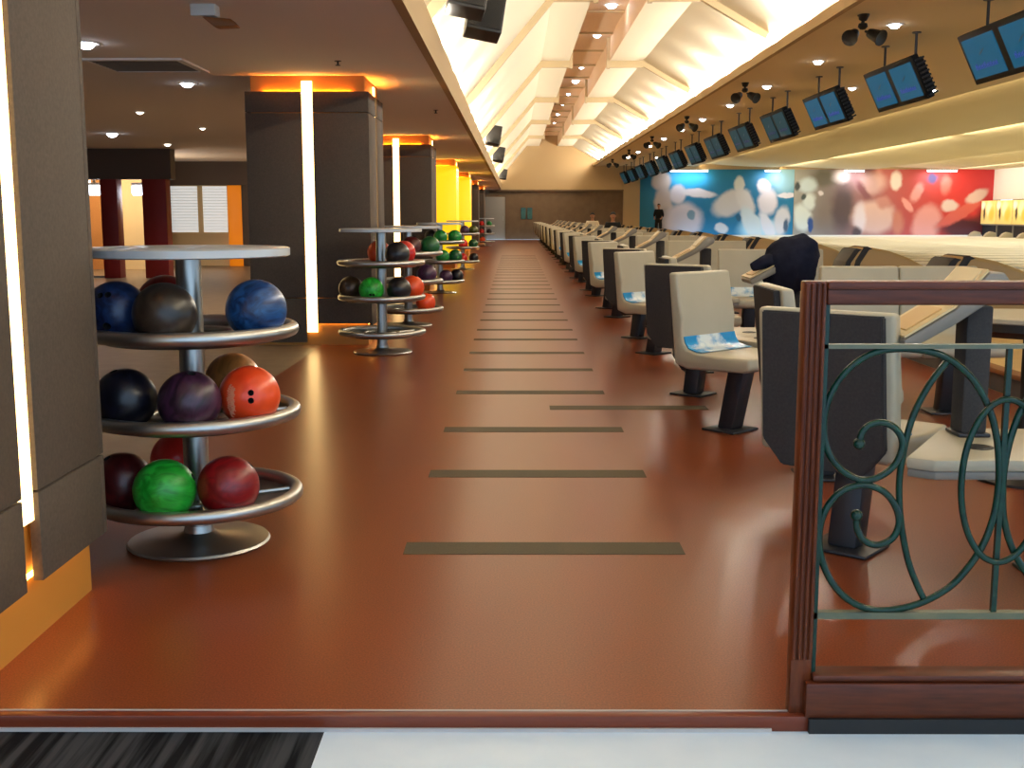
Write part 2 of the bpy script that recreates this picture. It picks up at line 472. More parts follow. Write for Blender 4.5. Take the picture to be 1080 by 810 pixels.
# waved ceiling over the lanes
W = [(8.96, 3.60)]
def wave(x0, x1, top, sag):
    return [(x0 + (x1 - x0) * t, top - sag * math.sin(PI * 0.5 * t) - (0.05 if t == 0 else 0) * 0) for t in (0, .08, .2, .35, .5, .65, .8, .92, 1)]
W += wave(8.96, 13.0, 3.74, 0.20) + wave(13.0, 17.7, 3.58, 0.14) + wave(17.7, 24.0, 3.58, 0.16)
bm = bmesh.new(); prism(bm, W + [(24.0, 4.0), (8.96, 4.0)], -1, YF, 'y')
struct('ceiling_lanes', bm, CREAMC, smooth=20)

# ------------------------------------------------------------------ columns
def column(cy, left_low=0.18, glow=False, cx=-1.885, h=0.56):
    r = sempty('column', (cx, cy, 0))
    bm = bmesh.new(); bx(bm, (-h + 0.045, -h + 0.045, -0.035), (h - 0.045, h - 0.045, 2.45)); obj('column_core', bm, AMBER, r)
    cl = YGLOW if glow else PANEL
    g = 0.052; t = 0.03
    for sx, sy, nm in ((0, -1, 'front'), (1, 0, 'aisle'), (0, 1, 'rear'), (-1, 0, 'far')):
        for s in (-1, 1):
            bm = bmesh.new()
            z0 = left_low if (nm == 'front' and s == -1) else (0.20 if nm == 'front' else 0.18)
            cuts = [z0, 0.44, 2.12, 2.31] if not glow else [z0, 2.31]
            for a, b in zip(cuts, cuts[1:]):
                lo, hi = (g, h) if s == 1 else (-h, -g)
                if sx == 0:
                    ya, yb = sorted((sy * h, sy * (h - t)))
                    bx(bm, (lo, ya, a + 0.003), (hi, yb, b - 0.003), 0.003)
                else:
                    xa, xb = sorted((sx * h, sx * (h - t)))
                    e = h - t - 0.002
                    lo2, hi2 = (g, e) if s == 1 else (-e, -g)
                    bx(bm, (xa, lo2, a + 0.003), (xb, hi2, b - 0.003), 0.003)
            obj('cladding_panel', bm, cl, r)
        if nm in ('front', 'aisle') :
            bm = bmesh.new()
            q = h - 0.014
            if sx == 0: bx(bm, (-g + 0.004, -q, 0.36 if nm == 'aisle' else 0.12), (g - 0.004, -q + 0.012, 2.40))
            else: bx(bm, (q - 0.012, -g + 0.004, 0.36), (q, g - 0.004, 2.40))
            obj('light_strip', bm, STRIPW, r)
    # amber lamp strips lying on top of the cladding, shining on the capital and ceiling
    for (lo, hi) in (((-0.40, -h + 0.032, 2.29), (0.40, -h + 0.043, 2.302)), ((h - 0.043, -0.40, 2.29), (h - 0.032, 0.40, 2.302))):
        bm = bmesh.new(); bx(bm, lo, hi); obj('lamp_strip', bm, STRIPO, r)
    bm = bmesh.new(); bx(bm, (h - 0.043, -0.5, 0.195), (h - 0.032, 0.5, 0.205)); obj('lamp_strip', bm, STRIPB, r)
    bm = bmesh.new(); bx(bm, (0.06, -h + 0.032, 0.21), (0.50, -h + 0.043, 0.22)); obj('lamp_strip', bm, STRIPB, r)
    return r
for i, cy in enumerate((3.03, 11.11, 18.9, 26.7, 34.6, 42.4, 50.3)):
    column(cy, 0.025 if i else 0.18, glow=i in (3, 4))

# ------------------------------------------------------------------ shop fronts at the left
bm = bmesh.new(); bx(bm, (-10.5, 22.0, 1.88), (-6.55, 22.3, 2.45)); struct('wall_shop_fascia', bm, FASC)
for x0, x1 in ((-7.92, -7.60), (-7.12, -6.66)):
    bm = bmesh.new(); bx(bm, (x0, 22.0, 0), (x1, 22.3, 1.88), 0.01); struct('column_shop', bm, DKRED)
w = sempty('window_1', (-8.8, 22.1, 0))
bm = bmesh.new(); bx(bm, (-0.85, 0, 0.04), (0.88, 0.012, 1.86)); obj('pane', bm, GLASS, w)
bm = bmesh.new(); bx(bm, (-0.9, -0.02, 0), (0.88, 0.03, 0.04)); bx(bm, (-0.04, -0.02, 0.04), (0.0, 0.03, 1.88)); obj('window_frame', bm, STEEL, w)
bm = bmesh.new(); bx(bm, (-10.5, 25.6, 0), (-8.85, 25.8, 2.45)); struct('wall_shop', bm, SHOPO)
bm = bmesh.new(); bx(bm, (-8.85, 25.6, 0), (-7.78, 25.8, 2.45)); struct('wall_shop_pale', bm, SHOPW)
for x0, x1, yy, n in ((-8.75, -7.95, 22.9, 'longer white tube lamp glowing under the dark fascia behind the glass'), (-7.60, -7.12, 22.9, 'shorter white tube lamp glowing between the two dark red pillars')):
    t = thing('tube_lamp', n, 'lamp', ((x0 + x1) / 2, yy, 1.72), 0)
    hw = (x1 - x0) / 2
    bm = bmesh.new(); bx(bm, (-hw, -0.06, 0.06), (hw, 0.06, 0.12), 0.01); bx(bm, (-0.02, -0.02, 0.12), (0.02, 0.02, 0.73)); obj('housing', bm, WHITEM, t)
    bm = bmesh.new(); tube(bm, [(-hw + 0.02, 0, -0.03), (hw - 0.02, 0, -0.03)], 0.10, 14); obj('tube', bm, TUBES, t)
point('shop_fill_light', (-9.0, 24.2, 1.9), 80, (255, 226, 180), 0.1)  # unseen point lights added to brighten the shop interior
point('shop_fill_light', (-7.5, 24.4, 1.5), 30, (255, 236, 205), 0.1)
bm = bmesh.new()
bx(bm, (-10.5, 27.2, 1.90), (-6.0, 27.5, 2.45))
struct('wall_shop_header', bm, FASC)
w2 = sempty('window_2', (-7.55, 27.35, 0))
bm = bmesh.new()
for i in range(16): bx(bm, (-0.72, -0.01, 0.80 + i * 0.068), (0.72, 0.015, 0.80 + i * 0.068 + 0.062))
obj('blind', bm, BLIND, w2)
bm = bmesh.new()
for x0, x1, z0, z1 in ((-0.78, 0.78, 1.88, 1.92), (-0.78, 0.78, 0.74, 0.80), (-0.78, -0.72, 0.8, 1.88), (0.72, 0.78, 0.8, 1.88), (0.02, 0.14, 0.8, 1.88)): bx(bm, (x0, -0.03, z0), (x1, 0.03, z1))
obj('window_frame', bm, SHOPW, w2)
bm = bmesh.new(); bx(bm, (-10.5, 27.4, 0), (-6.83, 27.6, 0.74)); struct('wall_shop_dado', bm, SHOPW)
bm = bmesh.new(); bx(bm, (-6.80, 27.25, 0.0), (-6.47, 27.5, 1.90), 0.01); struct('column_orange', bm, ORANGE)
bm = bmesh.new(); bx(bm, (-6.47, 27.25, 0.0), (-6.0, 27.5, 1.90), 0.01); struct('column_brown', bm, FASC)

# ------------------------------------------------------------------ ceiling fixtures
def downlight(x, y, z, label, lamp=LAMP, power=0, col=(255, 240, 215), r=0.07, group=None, size=110):
    t = thing('downlight', label, 'ceiling light', (x, y, z), 0, group)
    bm = bmesh.new(); lathe(bm, [(r * 0.78, 0.0), (r * 0.8, -0.006), (r * 1.15, -0.008), (r * 1.2, 0.0)], 20); obj('trim_ring', bm, WHITEM, t)
    bm = bmesh.new(); lathe(bm, [(0, -r * 0.55), (r * 0.35, -r * 0.5), (r * 0.62, -r * 0.32), (r * 0.8, -0.003)], 20); obj('lamp', bm, lamp, t)
    if power: spot('downlight_beam', (x, y, z - 0.03), (x, y, 0), power, col, size, 0.7, 0.04)
    return t
LW = (255, 226, 190)
downlight(-3.145, 8.61, 2.45, 'brightest recessed downlight in the brown ceiling, beside the nearest column', LAMP, 150, LW, 0.085)
downlight(-3.14, 11.2, 2.45, 'recessed downlight in the brown ceiling just left of the amber column capital', LAMP, 130, LW, 0.075)
downlight(-6.245, 18.0, 2.45, 'bright recessed downlight in front of the dark shop fascia', LAMP, 160, LW, 0.10)
downlight(-4.59, 14.25, 2.45, 'faint recessed downlight in the middle of the brown ceiling', LAMPS, 100, LW, 0.055)
downlight(-6.17, 20.6, 2.45, 'small recessed downlight above the right end of the shop fascia', LAMPS, 100, LW, 0.07)
downlight(-4.53, 16.85, 2.45, 'faint recessed downlight left of the lit column near its top', LAMPS, 100, LW, 0.05)
downlight(-3.17, 13.9, 2.45, 'small downlight touching the top left edge of the dark column', LAMPS, 100, LW, 0.05)
RA = [(4.83, 15.0), (4.78, 18.5), (4.74, 22.0), (4.74, 25.7), (4.74, 29.4), (4.72, 33.0), (4.71, 36.7), (4.71, 40.5), (4.71, 44.3), (4.71, 48.2)]
for i, (x, y) in enumerate(RA):
    downlight(x, y, 3.6, f'{ORD[i]} recessed downlight from the camera in the tan ceiling along the score screens', LAMP, 150, (255, 232, 192), 0.095, 'downlights in the tan ceiling')
downlight(4.78, 11.4, 3.6, 'recessed downlight in the tan ceiling nearest to the camera, above the frame', LAMP, 150, (255, 232, 192), 0.095, 'downlights in the tan ceiling')
for x, y, t in ((8.1, 22.7, 'downlight near the cream edge of the tan ceiling, below the nearest score screen'), (6.43, 22.3, 'small downlight in the tan ceiling just left of the second score screen'), (5.97, 48.6, 'small downlight among the far score screens')):
    downlight(x, y, 3.6, t, LAMP, 110, (255, 232, 192), 0.085, 'downlights in the tan ceiling')
VS = [(1.79, 21.9, .13), (1.78, 25.5, .10), (1.76, 31.0, .07), (1.76, 34.0, .13), (1.72, 37.6, .08), (1.68, 41.0, .08), (1.65, 45.0, .08), (1.65, 49.0, .08)]
for i, (x, y, r_) in enumerate(VS):
    downlight(x, y, 5.06, f'{ORD[i]} white lamp from the camera in the brown strip along the vault top', LAMP, 40, (255, 236, 205), r_, 'lamps in the vault strip', 80)

t = thing('ceiling_vent', 'square dark slatted air vent in the brown ceiling near the nearest column', 'air vent', (-3.1, 9.85, 2.45))
bm = bmesh.new()
for a, b in (((-0.42, -0.42), (0.42, -0.36)), ((-0.42, 0.36), (0.42, 0.42)), ((-0.42, -0.36), (-0.36, 0.36)), ((0.36, -0.36), (0.42, 0.36))): bx(bm, (a[0], a[1], -0.015), (b[0], b[1], 0))
obj('frame', bm, CEILL, t)
bm = bmesh.new()
for i in range(9): bx(bm, (-0.36, -0.34 + i * 0.078, -0.012), (0.36, -0.30 + i * 0.078, -0.002))
obj('slats', bm, VENTM, t)
bm = bmesh.new(); bx(bm, (-0.36, -0.36, -0.002), (0.36, 0.36, 0)); obj('backing', bm, BLACK, t)
t = thing('ceiling_box', 'pale square box with an amber brown lower piece fixed under the brown ceiling', 'ceiling fixture', (-1.86, 7.1, 2.45))
bm = bmesh.new(); bx(bm, (-0.08, -0.06, -0.07), (0.07, 0.06, 0.0), 0.006); obj('housing', bm, WHITEM, t)
bm = bmesh.new(); prism(bm, [(-0.02, -0.07), (0.16, -0.085), (0.20, -0.13), (0.06, -0.135)], -0.05, 0.05, 'y', 0.012); obj('lower_cover', bm, M('amber_brown_cover', (140, 82, 30), 0.5), t)
for i, (x, y, l) in enumerate(((-1.45, 9.6, 'tiny sprinkler head in the brown ceiling right of the amber capital'), (-0.95, 14.0, 'tiny sprinkler head in the brown ceiling near the vault edge'), (-4.6, 12.2, 'tiny sprinkler head in the brown ceiling left of the lit column'))):
    t = thing('sprinkler_head', l, 'sprinkler', (x, y, 2.45), 0, 'ceiling sprinklers')
    bm = bmesh.new(); lathe(bm, [(0, -0.04), (0.022, -0.038), (0.022, -0.034), (0.008, -0.03), (0.008, -0.006), (0.028, -0.004), (0.03, 0)], 12); obj('head', bm, BLACK, t)

# speakers on the left slope of the vault
def speaker(label, x, y, z, big=False):
    t = thing('loudspeaker', label, 'loudspeaker', (x, y, z), R(8), 'black loudspeakers along the vault edge')
    bm = bmesh.new(); prism(bm, [(-0.14, -0.21), (0.11, -0.21), (0.15, 0.21), (-0.17, 0.21)], -0.16, 0.16, 'x', 0.012)
    b = obj('cabinet', bm, BLACK, t); b.rotation_euler = (R(-14), R(10), 0)
    bm = bmesh.new(); bx(bm, (-0.145, -0.165, -0.19), (0.145, -0.145, 0.19), 0.01); g = obj('front_grille', bm, M('speaker_grille', (30, 29, 28), 0.8, bump=(200, 0.6)), b)
    bm = bmesh.new(); tube(bm, [(0, 0.05, 0.0), (-0.06, 0.18, 0.22), (-0.18, 0.24, 0.34)], 0.02); obj('bracket', bm, DARKM, t)
    return t
speaker('large black loudspeaker at the top edge of the view, nearest along the vault', -0.40, 10.1, 3.10)
speaker('second black cabinet tucked right behind the nearest loudspeaker', -0.27, 10.55, 2.98)
speaker('black loudspeaker second along the vault edge, first of the small far ones', -0.49, 26.6, 2.99)
speaker('black loudspeaker in the middle of the three far ones along the vault edge', -0.49, 34.8, 2.99)
speaker('farthest and smallest black loudspeaker above the end wall bulkhead', -0.52, 50.5, 2.96)

# score screens
def make_monitor():
    t = thing('score_monitor', '', 'score screen', (0, 0, 0), 0, 'twin score screens hanging over the approach')
    h = bpy.data.objects.new
    tilt = math.atan2(0.25, 0.52)
    def T(bm): bmesh.ops.rotate(bm, verts=bm.verts[:], cent=(0, 0, 0), matrix=Matrix.Rotation(-tilt, 3, 'Y'))
    # local frame before the tilt: screens face -X, width along Y, height along Z
    bm = bmesh.new()
    bx(bm, (0.0, -1.02, -0.30), (0.10, 1.02, 0.30), 0.012)
    bx(bm, (0.10, -0.92, -0.24), (0.19, 0.92, 0.24), 0.03)
    T(bm); obj('housing', bm, BLACKG, t)
    for i in range(11):
        pass
    bm = bmesh.new()
    for i in range(9): bx(bm, (0.03, -1.05, -0.27 + i * 0.06), (0.15, -1.02, -0.245 + i * 0.06))
    T(bm); obj('side_fins', bm, BLACK, t)
    for y0, y1 in ((-0.94, -0.085), (0.085, 0.94)):
        bm = bmesh.new(); bx(bm, (-0.008, y0, -0.235), (0.002, y1, 0.235)); T(bm)
        s = obj('screen', bm, SCREEN, t)
        yc = (y0 + y1) / 2
        bm = bmesh.new()
        rnd = random.Random(3)
        yy = yc + 0.30
        for k in range(8):                 # a line of blurred violet lettering, mirrored so it reads from the seats
            wd = 0.055; hh = (0.075, 0.055, 0.055, 0.075, 0.055, 0.06, 0.05, 0.055)[k]
            bx(bm, (-0.011, yy - wd, -0.135), (-0.009, yy - wd + 0.018, -0.135 + hh)); bx(bm, (-0.011, yy - 0.018, -0.135), (-0.009, yy, -0.135 + hh * 0.8))
            bx(bm, (-0.011, yy - wd, -0.135 + hh * 0.42), (-0.009, yy, -0.12 + hh * 0.42))
            yy -= 0.075
        T(bm); obj('screen_writing', bm, SCRTXT, s)
        bm = bmesh.new()
        prism(bm, [(yc + 0.10, 0.02), (yc + 0.02, 0.035), (yc - 0.10, 0.09), (yc - 0.02, 0.075), (yc + 0.06, 0.05)], -0.011, -0.009, 'x')
        T(bm); obj('screen_mark', bm, SCRMARK, s)
    for yy in (-0.66, 0.62):
        bm = bmesh.new(); tube(bm, [(0.06, yy, 0.16), (0.06, yy, 0.63)], 0.018); lathe(bm, [(0, 0.615), (0.06, 0.615), (0.06, 0.63), (0, 0.63)], 12, (0.06, yy))
        obj('ceiling_rod', bm, DARKM, t)
    return t
mon = make_monitor()
for k in range(13):
    y = 3.53 * PER + k * PER
    lab = f'{ORD[k]} twin score screen from the camera, hanging tilted from the tan ceiling'
    if k == 0: lab = 'nearest twin score screen, bright cyan, cut by the right edge of the view'
    o = mon if k == 0 else dup(mon, None, 0)
    o.location = (5.26, y - 0.05, 2.97); o['label'] = lab
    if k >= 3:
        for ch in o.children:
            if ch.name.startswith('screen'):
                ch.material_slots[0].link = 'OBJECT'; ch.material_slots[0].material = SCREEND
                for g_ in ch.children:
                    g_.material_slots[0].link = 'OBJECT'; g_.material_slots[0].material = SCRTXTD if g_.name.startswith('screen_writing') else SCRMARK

# three-headed spotlight clusters
def make_cluster():
    t = thing('spotlight_cluster', '', 'spotlight', (0, 0, 0), 0, 'black three-headed spotlight clusters')
    bm = bmesh.new(); tube(bm, [(0, 0, 0), (0, 0, -0.12)], 0.02); lathe(bm, [(0, -0.09), (0.05, -0.1), (0.06, -0.14), (0.03, -0.17), (0, -0.175)], 16); lathe(bm, [(0, -0.012), (0.07, -0.012), (0.07, 0), (0, 0)], 16)
    obj('ceiling_mount', bm, BLACK, t)
    for a in (90, 215, 325):
        bm = bmesh.new()
        lathe(bm, [(0, -0.02), (0.05, -0.02), (0.062, 0.02), (0.085, 0.16), (0.098, 0.165), (0.098, 0.18), (0.075, 0.17), (0, 0.15)], 20)
        tube(bm, [(0, 0, -0.02), (0, 0, -0.08)], 0.015)
        hd = obj('spot_head', bm, BLACK, t)
        d = Vector((math.cos(R(a)) * 0.85, math.sin(R(a)) * 0.3 - 0.75, math.sin(R(a)) * 0.75 - 0.1)).normalized()
        off = Vector((math.cos(R(a)), 0.0, math.sin(R(a)))) * 0.115
        hd.location = off + Vector((0, 0, -0.15))
        hd.rotation_euler = d.to_track_quat('Z', 'Y').to_euler()
    return t
cl = make_cluster()
for k in range(6):
    o = cl if k == 0 else dup(cl)
    o.location = (4.22, 14.3 + 7.15 * k, 3.6); o.rotation_euler = (0, 0, 0)
    o['label'] = f'{ORD[k]} black three-headed spotlight cluster from the camera under the tan ceiling' if k else 'nearest and largest black three-headed spotlight cluster under the tan ceiling'

# ------------------------------------------------------------------ murals on the end wall
S = 57 / 1200
def blob(u, v, rx, rz, rot, col, soft=0.25, u0=673):
    return ((u - u0) * S, (248 - v) * S, rx * S, rz * S, rot, col, soft)
blue = [blob(725, 190, 20, 11, 0, (36, 172, 226), .6), blob(824, 190, 16, 16, 0, (146, 190, 204), .5), blob(800, 243, 22, 12, 0, (168, 214, 228), .4),
        blob(695, 193, 10, 9.5, 0, (196, 184, 176)), blob(698, 215, 9, 18, 0, (190, 178, 172)), blob(701, 236, 8, 16, 0, (170, 160, 158)), blob(713, 206, 8.5, 9, 0, (208, 202, 208)),
        blob(719, 233, 19, 18, 0, (206, 198, 204)), blob(734, 205, 18, 4.5, -4, (214, 210, 214)), blob(727, 227, 4, 5, 30, (120, 150, 165)),
        blob(776, 196, 5.8, 8, 0, (206, 206, 196)), blob(768, 215, 20, 12, 25, (206, 200, 196)), blob(783, 214, 8, 16, 25, (214, 208, 204)), blob(790, 236, 8, 19, 28, (206, 218, 220)), blob(758, 241, 7, 5, -25, (206, 206, 206)),
        blob(776, 231, 3, 4, 0, (30, 90, 120), .3),
        blob(801, 198, 7, 7.5, 0, (222, 214, 216)), blob(806, 214, 10, 13, 0, (220, 212, 216)), blob(806, 238, 6, 15, 25, (224, 222, 226)), blob(821, 234, 8, 15, -10, (214, 210, 210)), blob(826, 207, 10, 3, 0, (220, 214, 218)),
        blob(826, 238, 2.5, 7, 0, (70, 90, 110), .4)]
b2 = lambda *a: blob(*a, u0=833)
red = [blob(864, 190, 14, 8, 0, (104, 96, 80), .5, 833), blob(847, 197, 9, 8, 0, (186, 198, 198), .4, 833), blob(842, 230, 9, 14, 15, (212, 216, 204), .3, 833), blob(849, 214, 6, 8, 0, (206, 212, 204), .4, 833),
       blob(836, 198, 2.6, 4, 0, (50, 56, 54), .4, 833), blob(843, 209, 2.6, 3, 0, (60, 70, 66), .4, 833), blob(851, 238, 3, 8, 10, (34, 72, 130), .3, 833), blob(860, 205, 3, 3, 0, (216, 204, 200), .4, 833),
       blob(868, 232, 12, 14, 0, (128, 112, 100), .6, 833), blob(884, 220, 11, 24, 0, (92, 74, 72), .5, 833), blob(880, 187, 8, 7, 0, (222, 204, 196), .6, 833), blob(913, 195, 14, 11, 0, (198, 158, 148), .5, 833),
       blob(905, 203, 4, 14, 35, (130, 78, 78), .5, 833), blob(917, 230, 22, 17, 0, (214, 174, 158), .3, 833), blob(902, 230, 6, 14, 0, (226, 208, 206), .5, 833), blob(899, 245, 5, 5, 0, (80, 62, 64), .5, 833), blob(938, 192, 6.5, 9, 0, (222, 204, 190), .3, 833),
       blob(926, 215, 7, 6, 0, (190, 130, 116), .5, 833), blob(942, 236, 6, 12, 0, (196, 120, 96), .5, 833), blob(960, 204, 5, 10, -25, (220, 150, 140), .4, 833), blob(951, 217, 3.5, 9, 40, (226, 150, 136), .3, 833),
       blob(972, 237, 15, 20, -15, (226, 152, 138), .25, 833), blob(975, 190, 5, 5, 0, (90, 74, 120), .5, 833), blob(990, 197, 5, 9, 0, (214, 118, 100), .5, 833), blob(995, 218, 9, 6, 0, (222, 196, 180), .3, 833), blob(1014, 241, 28, 11, 0, (84, 28, 30), .4, 833), blob(1006, 226, 26, 5.5, 30, (214, 96, 80), .25, 833),
       blob(1023, 208, 12, 5.5, 28, (224, 192, 176), .3, 833), blob(1032, 235, 8, 14, 0, (96, 30, 32), .6, 833)]
MB = paint_mat('blue_mural_print', (20, 116, 156), blue)
MR = paint_mat('red_mural_print', (190, 60, 50), red, grad=(9.83, [(0.0, (150, 146, 134)), (0.18, (128, 112, 104)), (0.38, (150, 92, 88)), (0.6, (186, 74, 66)), (0.8, (206, 52, 42)), (1.0, (206, 54, 60))]))
for nm, x0, x1, m, l in (('mural_panel', 6.17, 13.77, MB, 'blue mural of pale bowling figures on the end wall'), ('mural_panel', 13.79, 23.6, MR, 'mural fading from grey to red with pale figures on the end wall')):
    bm = bmesh.new(); bx(bm, (0, -0.04, 0), (x1 - x0, 0, 3.20), 0.004)
    o = obj(nm, bm, m, loc=(x0, YF - 0.002, 0.235)); tag(o, l, 'mural')
for i, (u, w_, l) in enumerate(((722, 1.9, 'white tube lamp above the blue part of the mural, leftmost of the four'), (808, 0.8, 'short white tube lamp above the right end of the blue mural'), (892, 1.0, 'white tube lamp above the grey part of the mural'), (982, 1.5, 'brightest white tube lamp above the red part of the mural'))):
    x = (u - 543) * S
    t = thing('tube_lamp', l, 'lamp', (x, YF - 0.5, 3.34), 0, 'lamps washing the mural')
    bm = bmesh.new(); bx(bm, (-w_ / 2, -0.06, 0.03), (w_ / 2, 0.06, 0.09), 0.01); obj('housing', bm, WHITEM, t)
    bm = bmesh.new(); tube(bm, [(-w_ / 2 + 0.03, 0, 0), (w_ / 2 - 0.03, 0, 0)], 0.045, 10); obj('tube', bm, TUBE, t)
    area('mural_wash', (x, YF - 0.55, 3.26), (x, YF, 1.6), 20, (235, 242, 255), w_, 0.15)

# masking units above the pins
mk = [(0.45, 0.55, 0.10, 0.34, 0, (60, 50, 36), .4), (0.95, 0.75, 0.3, 0.3, 0, (246, 232, 176), .5), (1.3, 0.45, 0.3, 0.3, 0, (226, 186, 70), .5), (0.25, 0.9, 0.25, 0.2, 0, (248, 240, 206), .5)]
def mask_mat():
    return paint_mat('yellow_mask_print', (232, 204, 118), mk, emit=0.25)
MKM = mask_mat()
m0 = None
for k in range(9):
    y = YF - 0.06 - 1.8 * k
    lab = f'{ORD[k]} yellow pin-deck masking panel counted from the mural'
    if m0 is None:
        m0 = thing('masking_unit', lab, 'masking panel', (23.05, y, 0), 0, 'yellow masking panels above the pin decks')
        # picture board: local x runs along the lane ends
        bm = bmesh.new(); bx(bm, (0.03, -0.02, 0.0), (1.75, 0.02, 1.12), 0.01)
        p = obj('picture_board', bm, MKM, m0); p.rotation_euler = (0, 0, R(-90)); p.location = (0, 0, 0.78)
        bm = bmesh.new(); bx(bm, (0.02, -1.77, 0.72), (0.12, -0.01, 0.80)); obj('lower_rail', bm, GREYT, m0)
        bm = bmesh.new(); bx(bm, (0.10, -1.77, 0.16), (1.4, -0.01, 0.74)); obj('pit_box', bm, PITB, m0)
        bm = bmesh.new(); bx(bm, (0.05, -1.79, 0.14), (0.7, -1.74, 1.9)); obj('side_cheek', bm, GREYT, m0)
    else:
        o = dup(m0, (23.05, y, 0), None, lab)
cp0 = None
for k in range(9):
    bmn = None
    y = YF - 0.9 - 1.8 * k
    lab = f'{ORD[k]} small cream kickback cap on the lanes counted from the mural'
    if cp0 is None:
        bm = bmesh.new(); prism(bm, [(-0.30, 0.13), (0.35, 0.13), (0.30, 0.38), (0.05, 0.44), (-0.12, 0.36)], -0.12, 0.12, 'y', 0.02)
        cp0 = obj('lane_end_cap', bm, CREAM); cp0.location = (22.4, y, 0)
        tag(cp0, lab, 'lane cap', 'cream caps at the lane ends')
    else:
        c = cp0.copy(); C.objects.link(c); c.location = (22.4, y, 0); c['label'] = lab

# posters on the far wall
for x, l in ((0.42, 'left one of two small teal posters on the far brown wall'), (0.74, 'right one of two small teal posters on the far brown wall')):
    t = thing('wall_poster', l, 'poster', (x, YF + 0.29, 1.0), 0, 'teal posters on the end wall')
    bm = bmesh.new(); bx(bm, (-0.13, -0.03, 0.0), (0.13, 0.0, 0.58), 0.004); obj('frame', bm, DARKM, t)
    bm = bmesh.new(); bx(bm, (-0.115, -0.034, 0.02), (0.115, -0.03, 0.56)); obj('print', bm, TEAL, t)

# ------------------------------------------------------------------ ball racks
SZ = [0.185, 0.492, 0.792]
def make_rack(label):
    t = thing('ball_rack', label, 'ball rack', (0, 0, 0), 0, 'steel bowling ball racks along the columns')
    bm = bmesh.new(); lathe(bm, [(0, 0.0), (0.25, 0.0), (0.258, 0.008), (0.252, 0.016), (0.20, 0.022), (0.08, 0.030), (0.055, 0.045), (0.05, 0.07), (0, 0.07)], 48); obj('base', bm, STEEL, t)
    bm = bmesh.new(); lathe(bm, [(0, 0.05), (0.045, 0.05), (0.045, 1.06), (0, 1.06)], 24); obj('pole', bm, STEEL, t)
    for z in SZ:
        bm = bmesh.new(); ring(bm, 0.36, 0.0245, z, 64, 14); s = obj('shelf', bm, STEEL, t)
        bm = bmesh.new(); ring(bm, 0.15, 0.012, z - 0.012, 40, 10); obj('inner_ring', bm, STEEL, s)
        bm = bmesh.new(); lathe(bm, [(0.045, z - 0.030), (0.15, z - 0.036), (0.30, z - 0.034), (0.345, z - 0.010), (0.343, z - 0.016), (0.30, z - 0.040), (0.15, z - 0.042), (0.045, z - 0.036)], 48, close=True); obj('dish', bm, STEELD, s)
        bm = bmesh.new()
        for a in range(4):
            c, s_ = math.cos(R(a * 90 + 20)), math.sin(R(a * 90 + 20))
            tube(bm, [(0.04 * c, 0.04 * s_, z - 0.022), (0.35 * c, 0.35 * s_, z - 0.008)], 0.009)
        obj('spokes', bm, STEEL, s)
    bm = bmesh.new(); lathe(bm, [(0, 1.055), (0.352, 1.055), (0.36, 1.059), (0.36, 1.083), (0.352, 1.087), (0, 1.087)], 64); obj('top_plate', bm, PLATE, t)
    return t
RK = [(-1.17, 4.09), (-1.17, 10.0), (-1.17, 12.5), (-1.17, 17.85), (-1.17, 25.6), (-1.17, 45.0)]
RN = ['nearest rack', 'second rack', 'third rack', 'fourth rack', 'fifth rack', 'farthest rack']
rack = None
for i, (x, y) in enumerate(RK):
    lab = ['three tier round steel ball rack nearest to the camera beside the grey column', 'second steel ball rack from the camera, bottom shelf empty, before the lit column', 'third steel ball rack from the camera, half hidden by the second',
           'fourth steel ball rack from the camera with green and purple balls', 'fifth steel ball rack from the camera below the yellow glowing columns', 'farthest steel ball rack near the end wall'][i]
    if rack is None: rack = make_rack(lab); o = rack
    else: o = dup(rack, None, None, lab)
    o.location = (x, y, 0); o.rotation_euler = (0, 0, i * 0.3)

# one ball mesh with three finger holes, recoloured per ball
BR = 0.1068
HOLE = M('finger_hole_dark', (10, 8, 8), 0.8)
def ball_mesh(holes=((0.0135, 0.018, 0.0115), (-0.0135, 0.018, 0.0115), (0.0, -0.082, 0.014))):
    bm = bmesh.new(); bmesh.ops.create_uvsphere(bm, u_segments=48, v_segments=32, radius=BR)
    me = bpy.data.meshes.new('bowling_ball'); bm.to_mesh(me); bm.free()
    me.materials.append(BLACK); me.materials.append(HOLE)
    o = bpy.data.objects.new('ball_source', me); C.objects.link(o)
    bm = bmesh.new()
    for dx, dy, r in holes:
        d = Vector((dx, dy, math.sqrt(BR ** 2 - dx * dx - dy * dy))).normalized()
        m = (d * BR).to_track_quat if False else None
        q = d.to_track_quat('Z', 'Y').to_matrix().to_4x4()
        bmesh.ops.create_cone(bm, cap_ends=True, segments=16, radius1=r, radius2=r, depth=0.07, matrix=Matrix.Translation(d * BR) @ q)
    for f in bm.faces: f.material_index = 1
    cm = bpy.data.meshes.new('cut'); bm.to_mesh(cm); bm.free(); cm.materials.append(BLACK); cm.materials.append(HOLE)
    co = bpy.data.objects.new('cutter', cm); C.objects.link(co)
    md = o.modifiers.new('cut', 'BOOLEAN'); md.object = co; md.operation = 'DIFFERENCE'; md.solver = 'EXACT'
    dg = bpy.context.evaluated_depsgraph_get(); dg.update()
    res = bpy.data.meshes.new_from_object(o.evaluated_get(dg))
    bpy.data.objects.remove(o); bpy.data.objects.remove(co)
    res.name = 'bowling_ball'
    res.polygons.foreach_set('use_smooth', [True] * len(res.polygons)); res.set_sharp_from_angle(angle=R(40))
    return res
BALLME = ball_mesh()
BALL2 = ball_mesh(((0.0135, 0.0, 0.0105), (-0.0135, 0.0, 0.0105)))
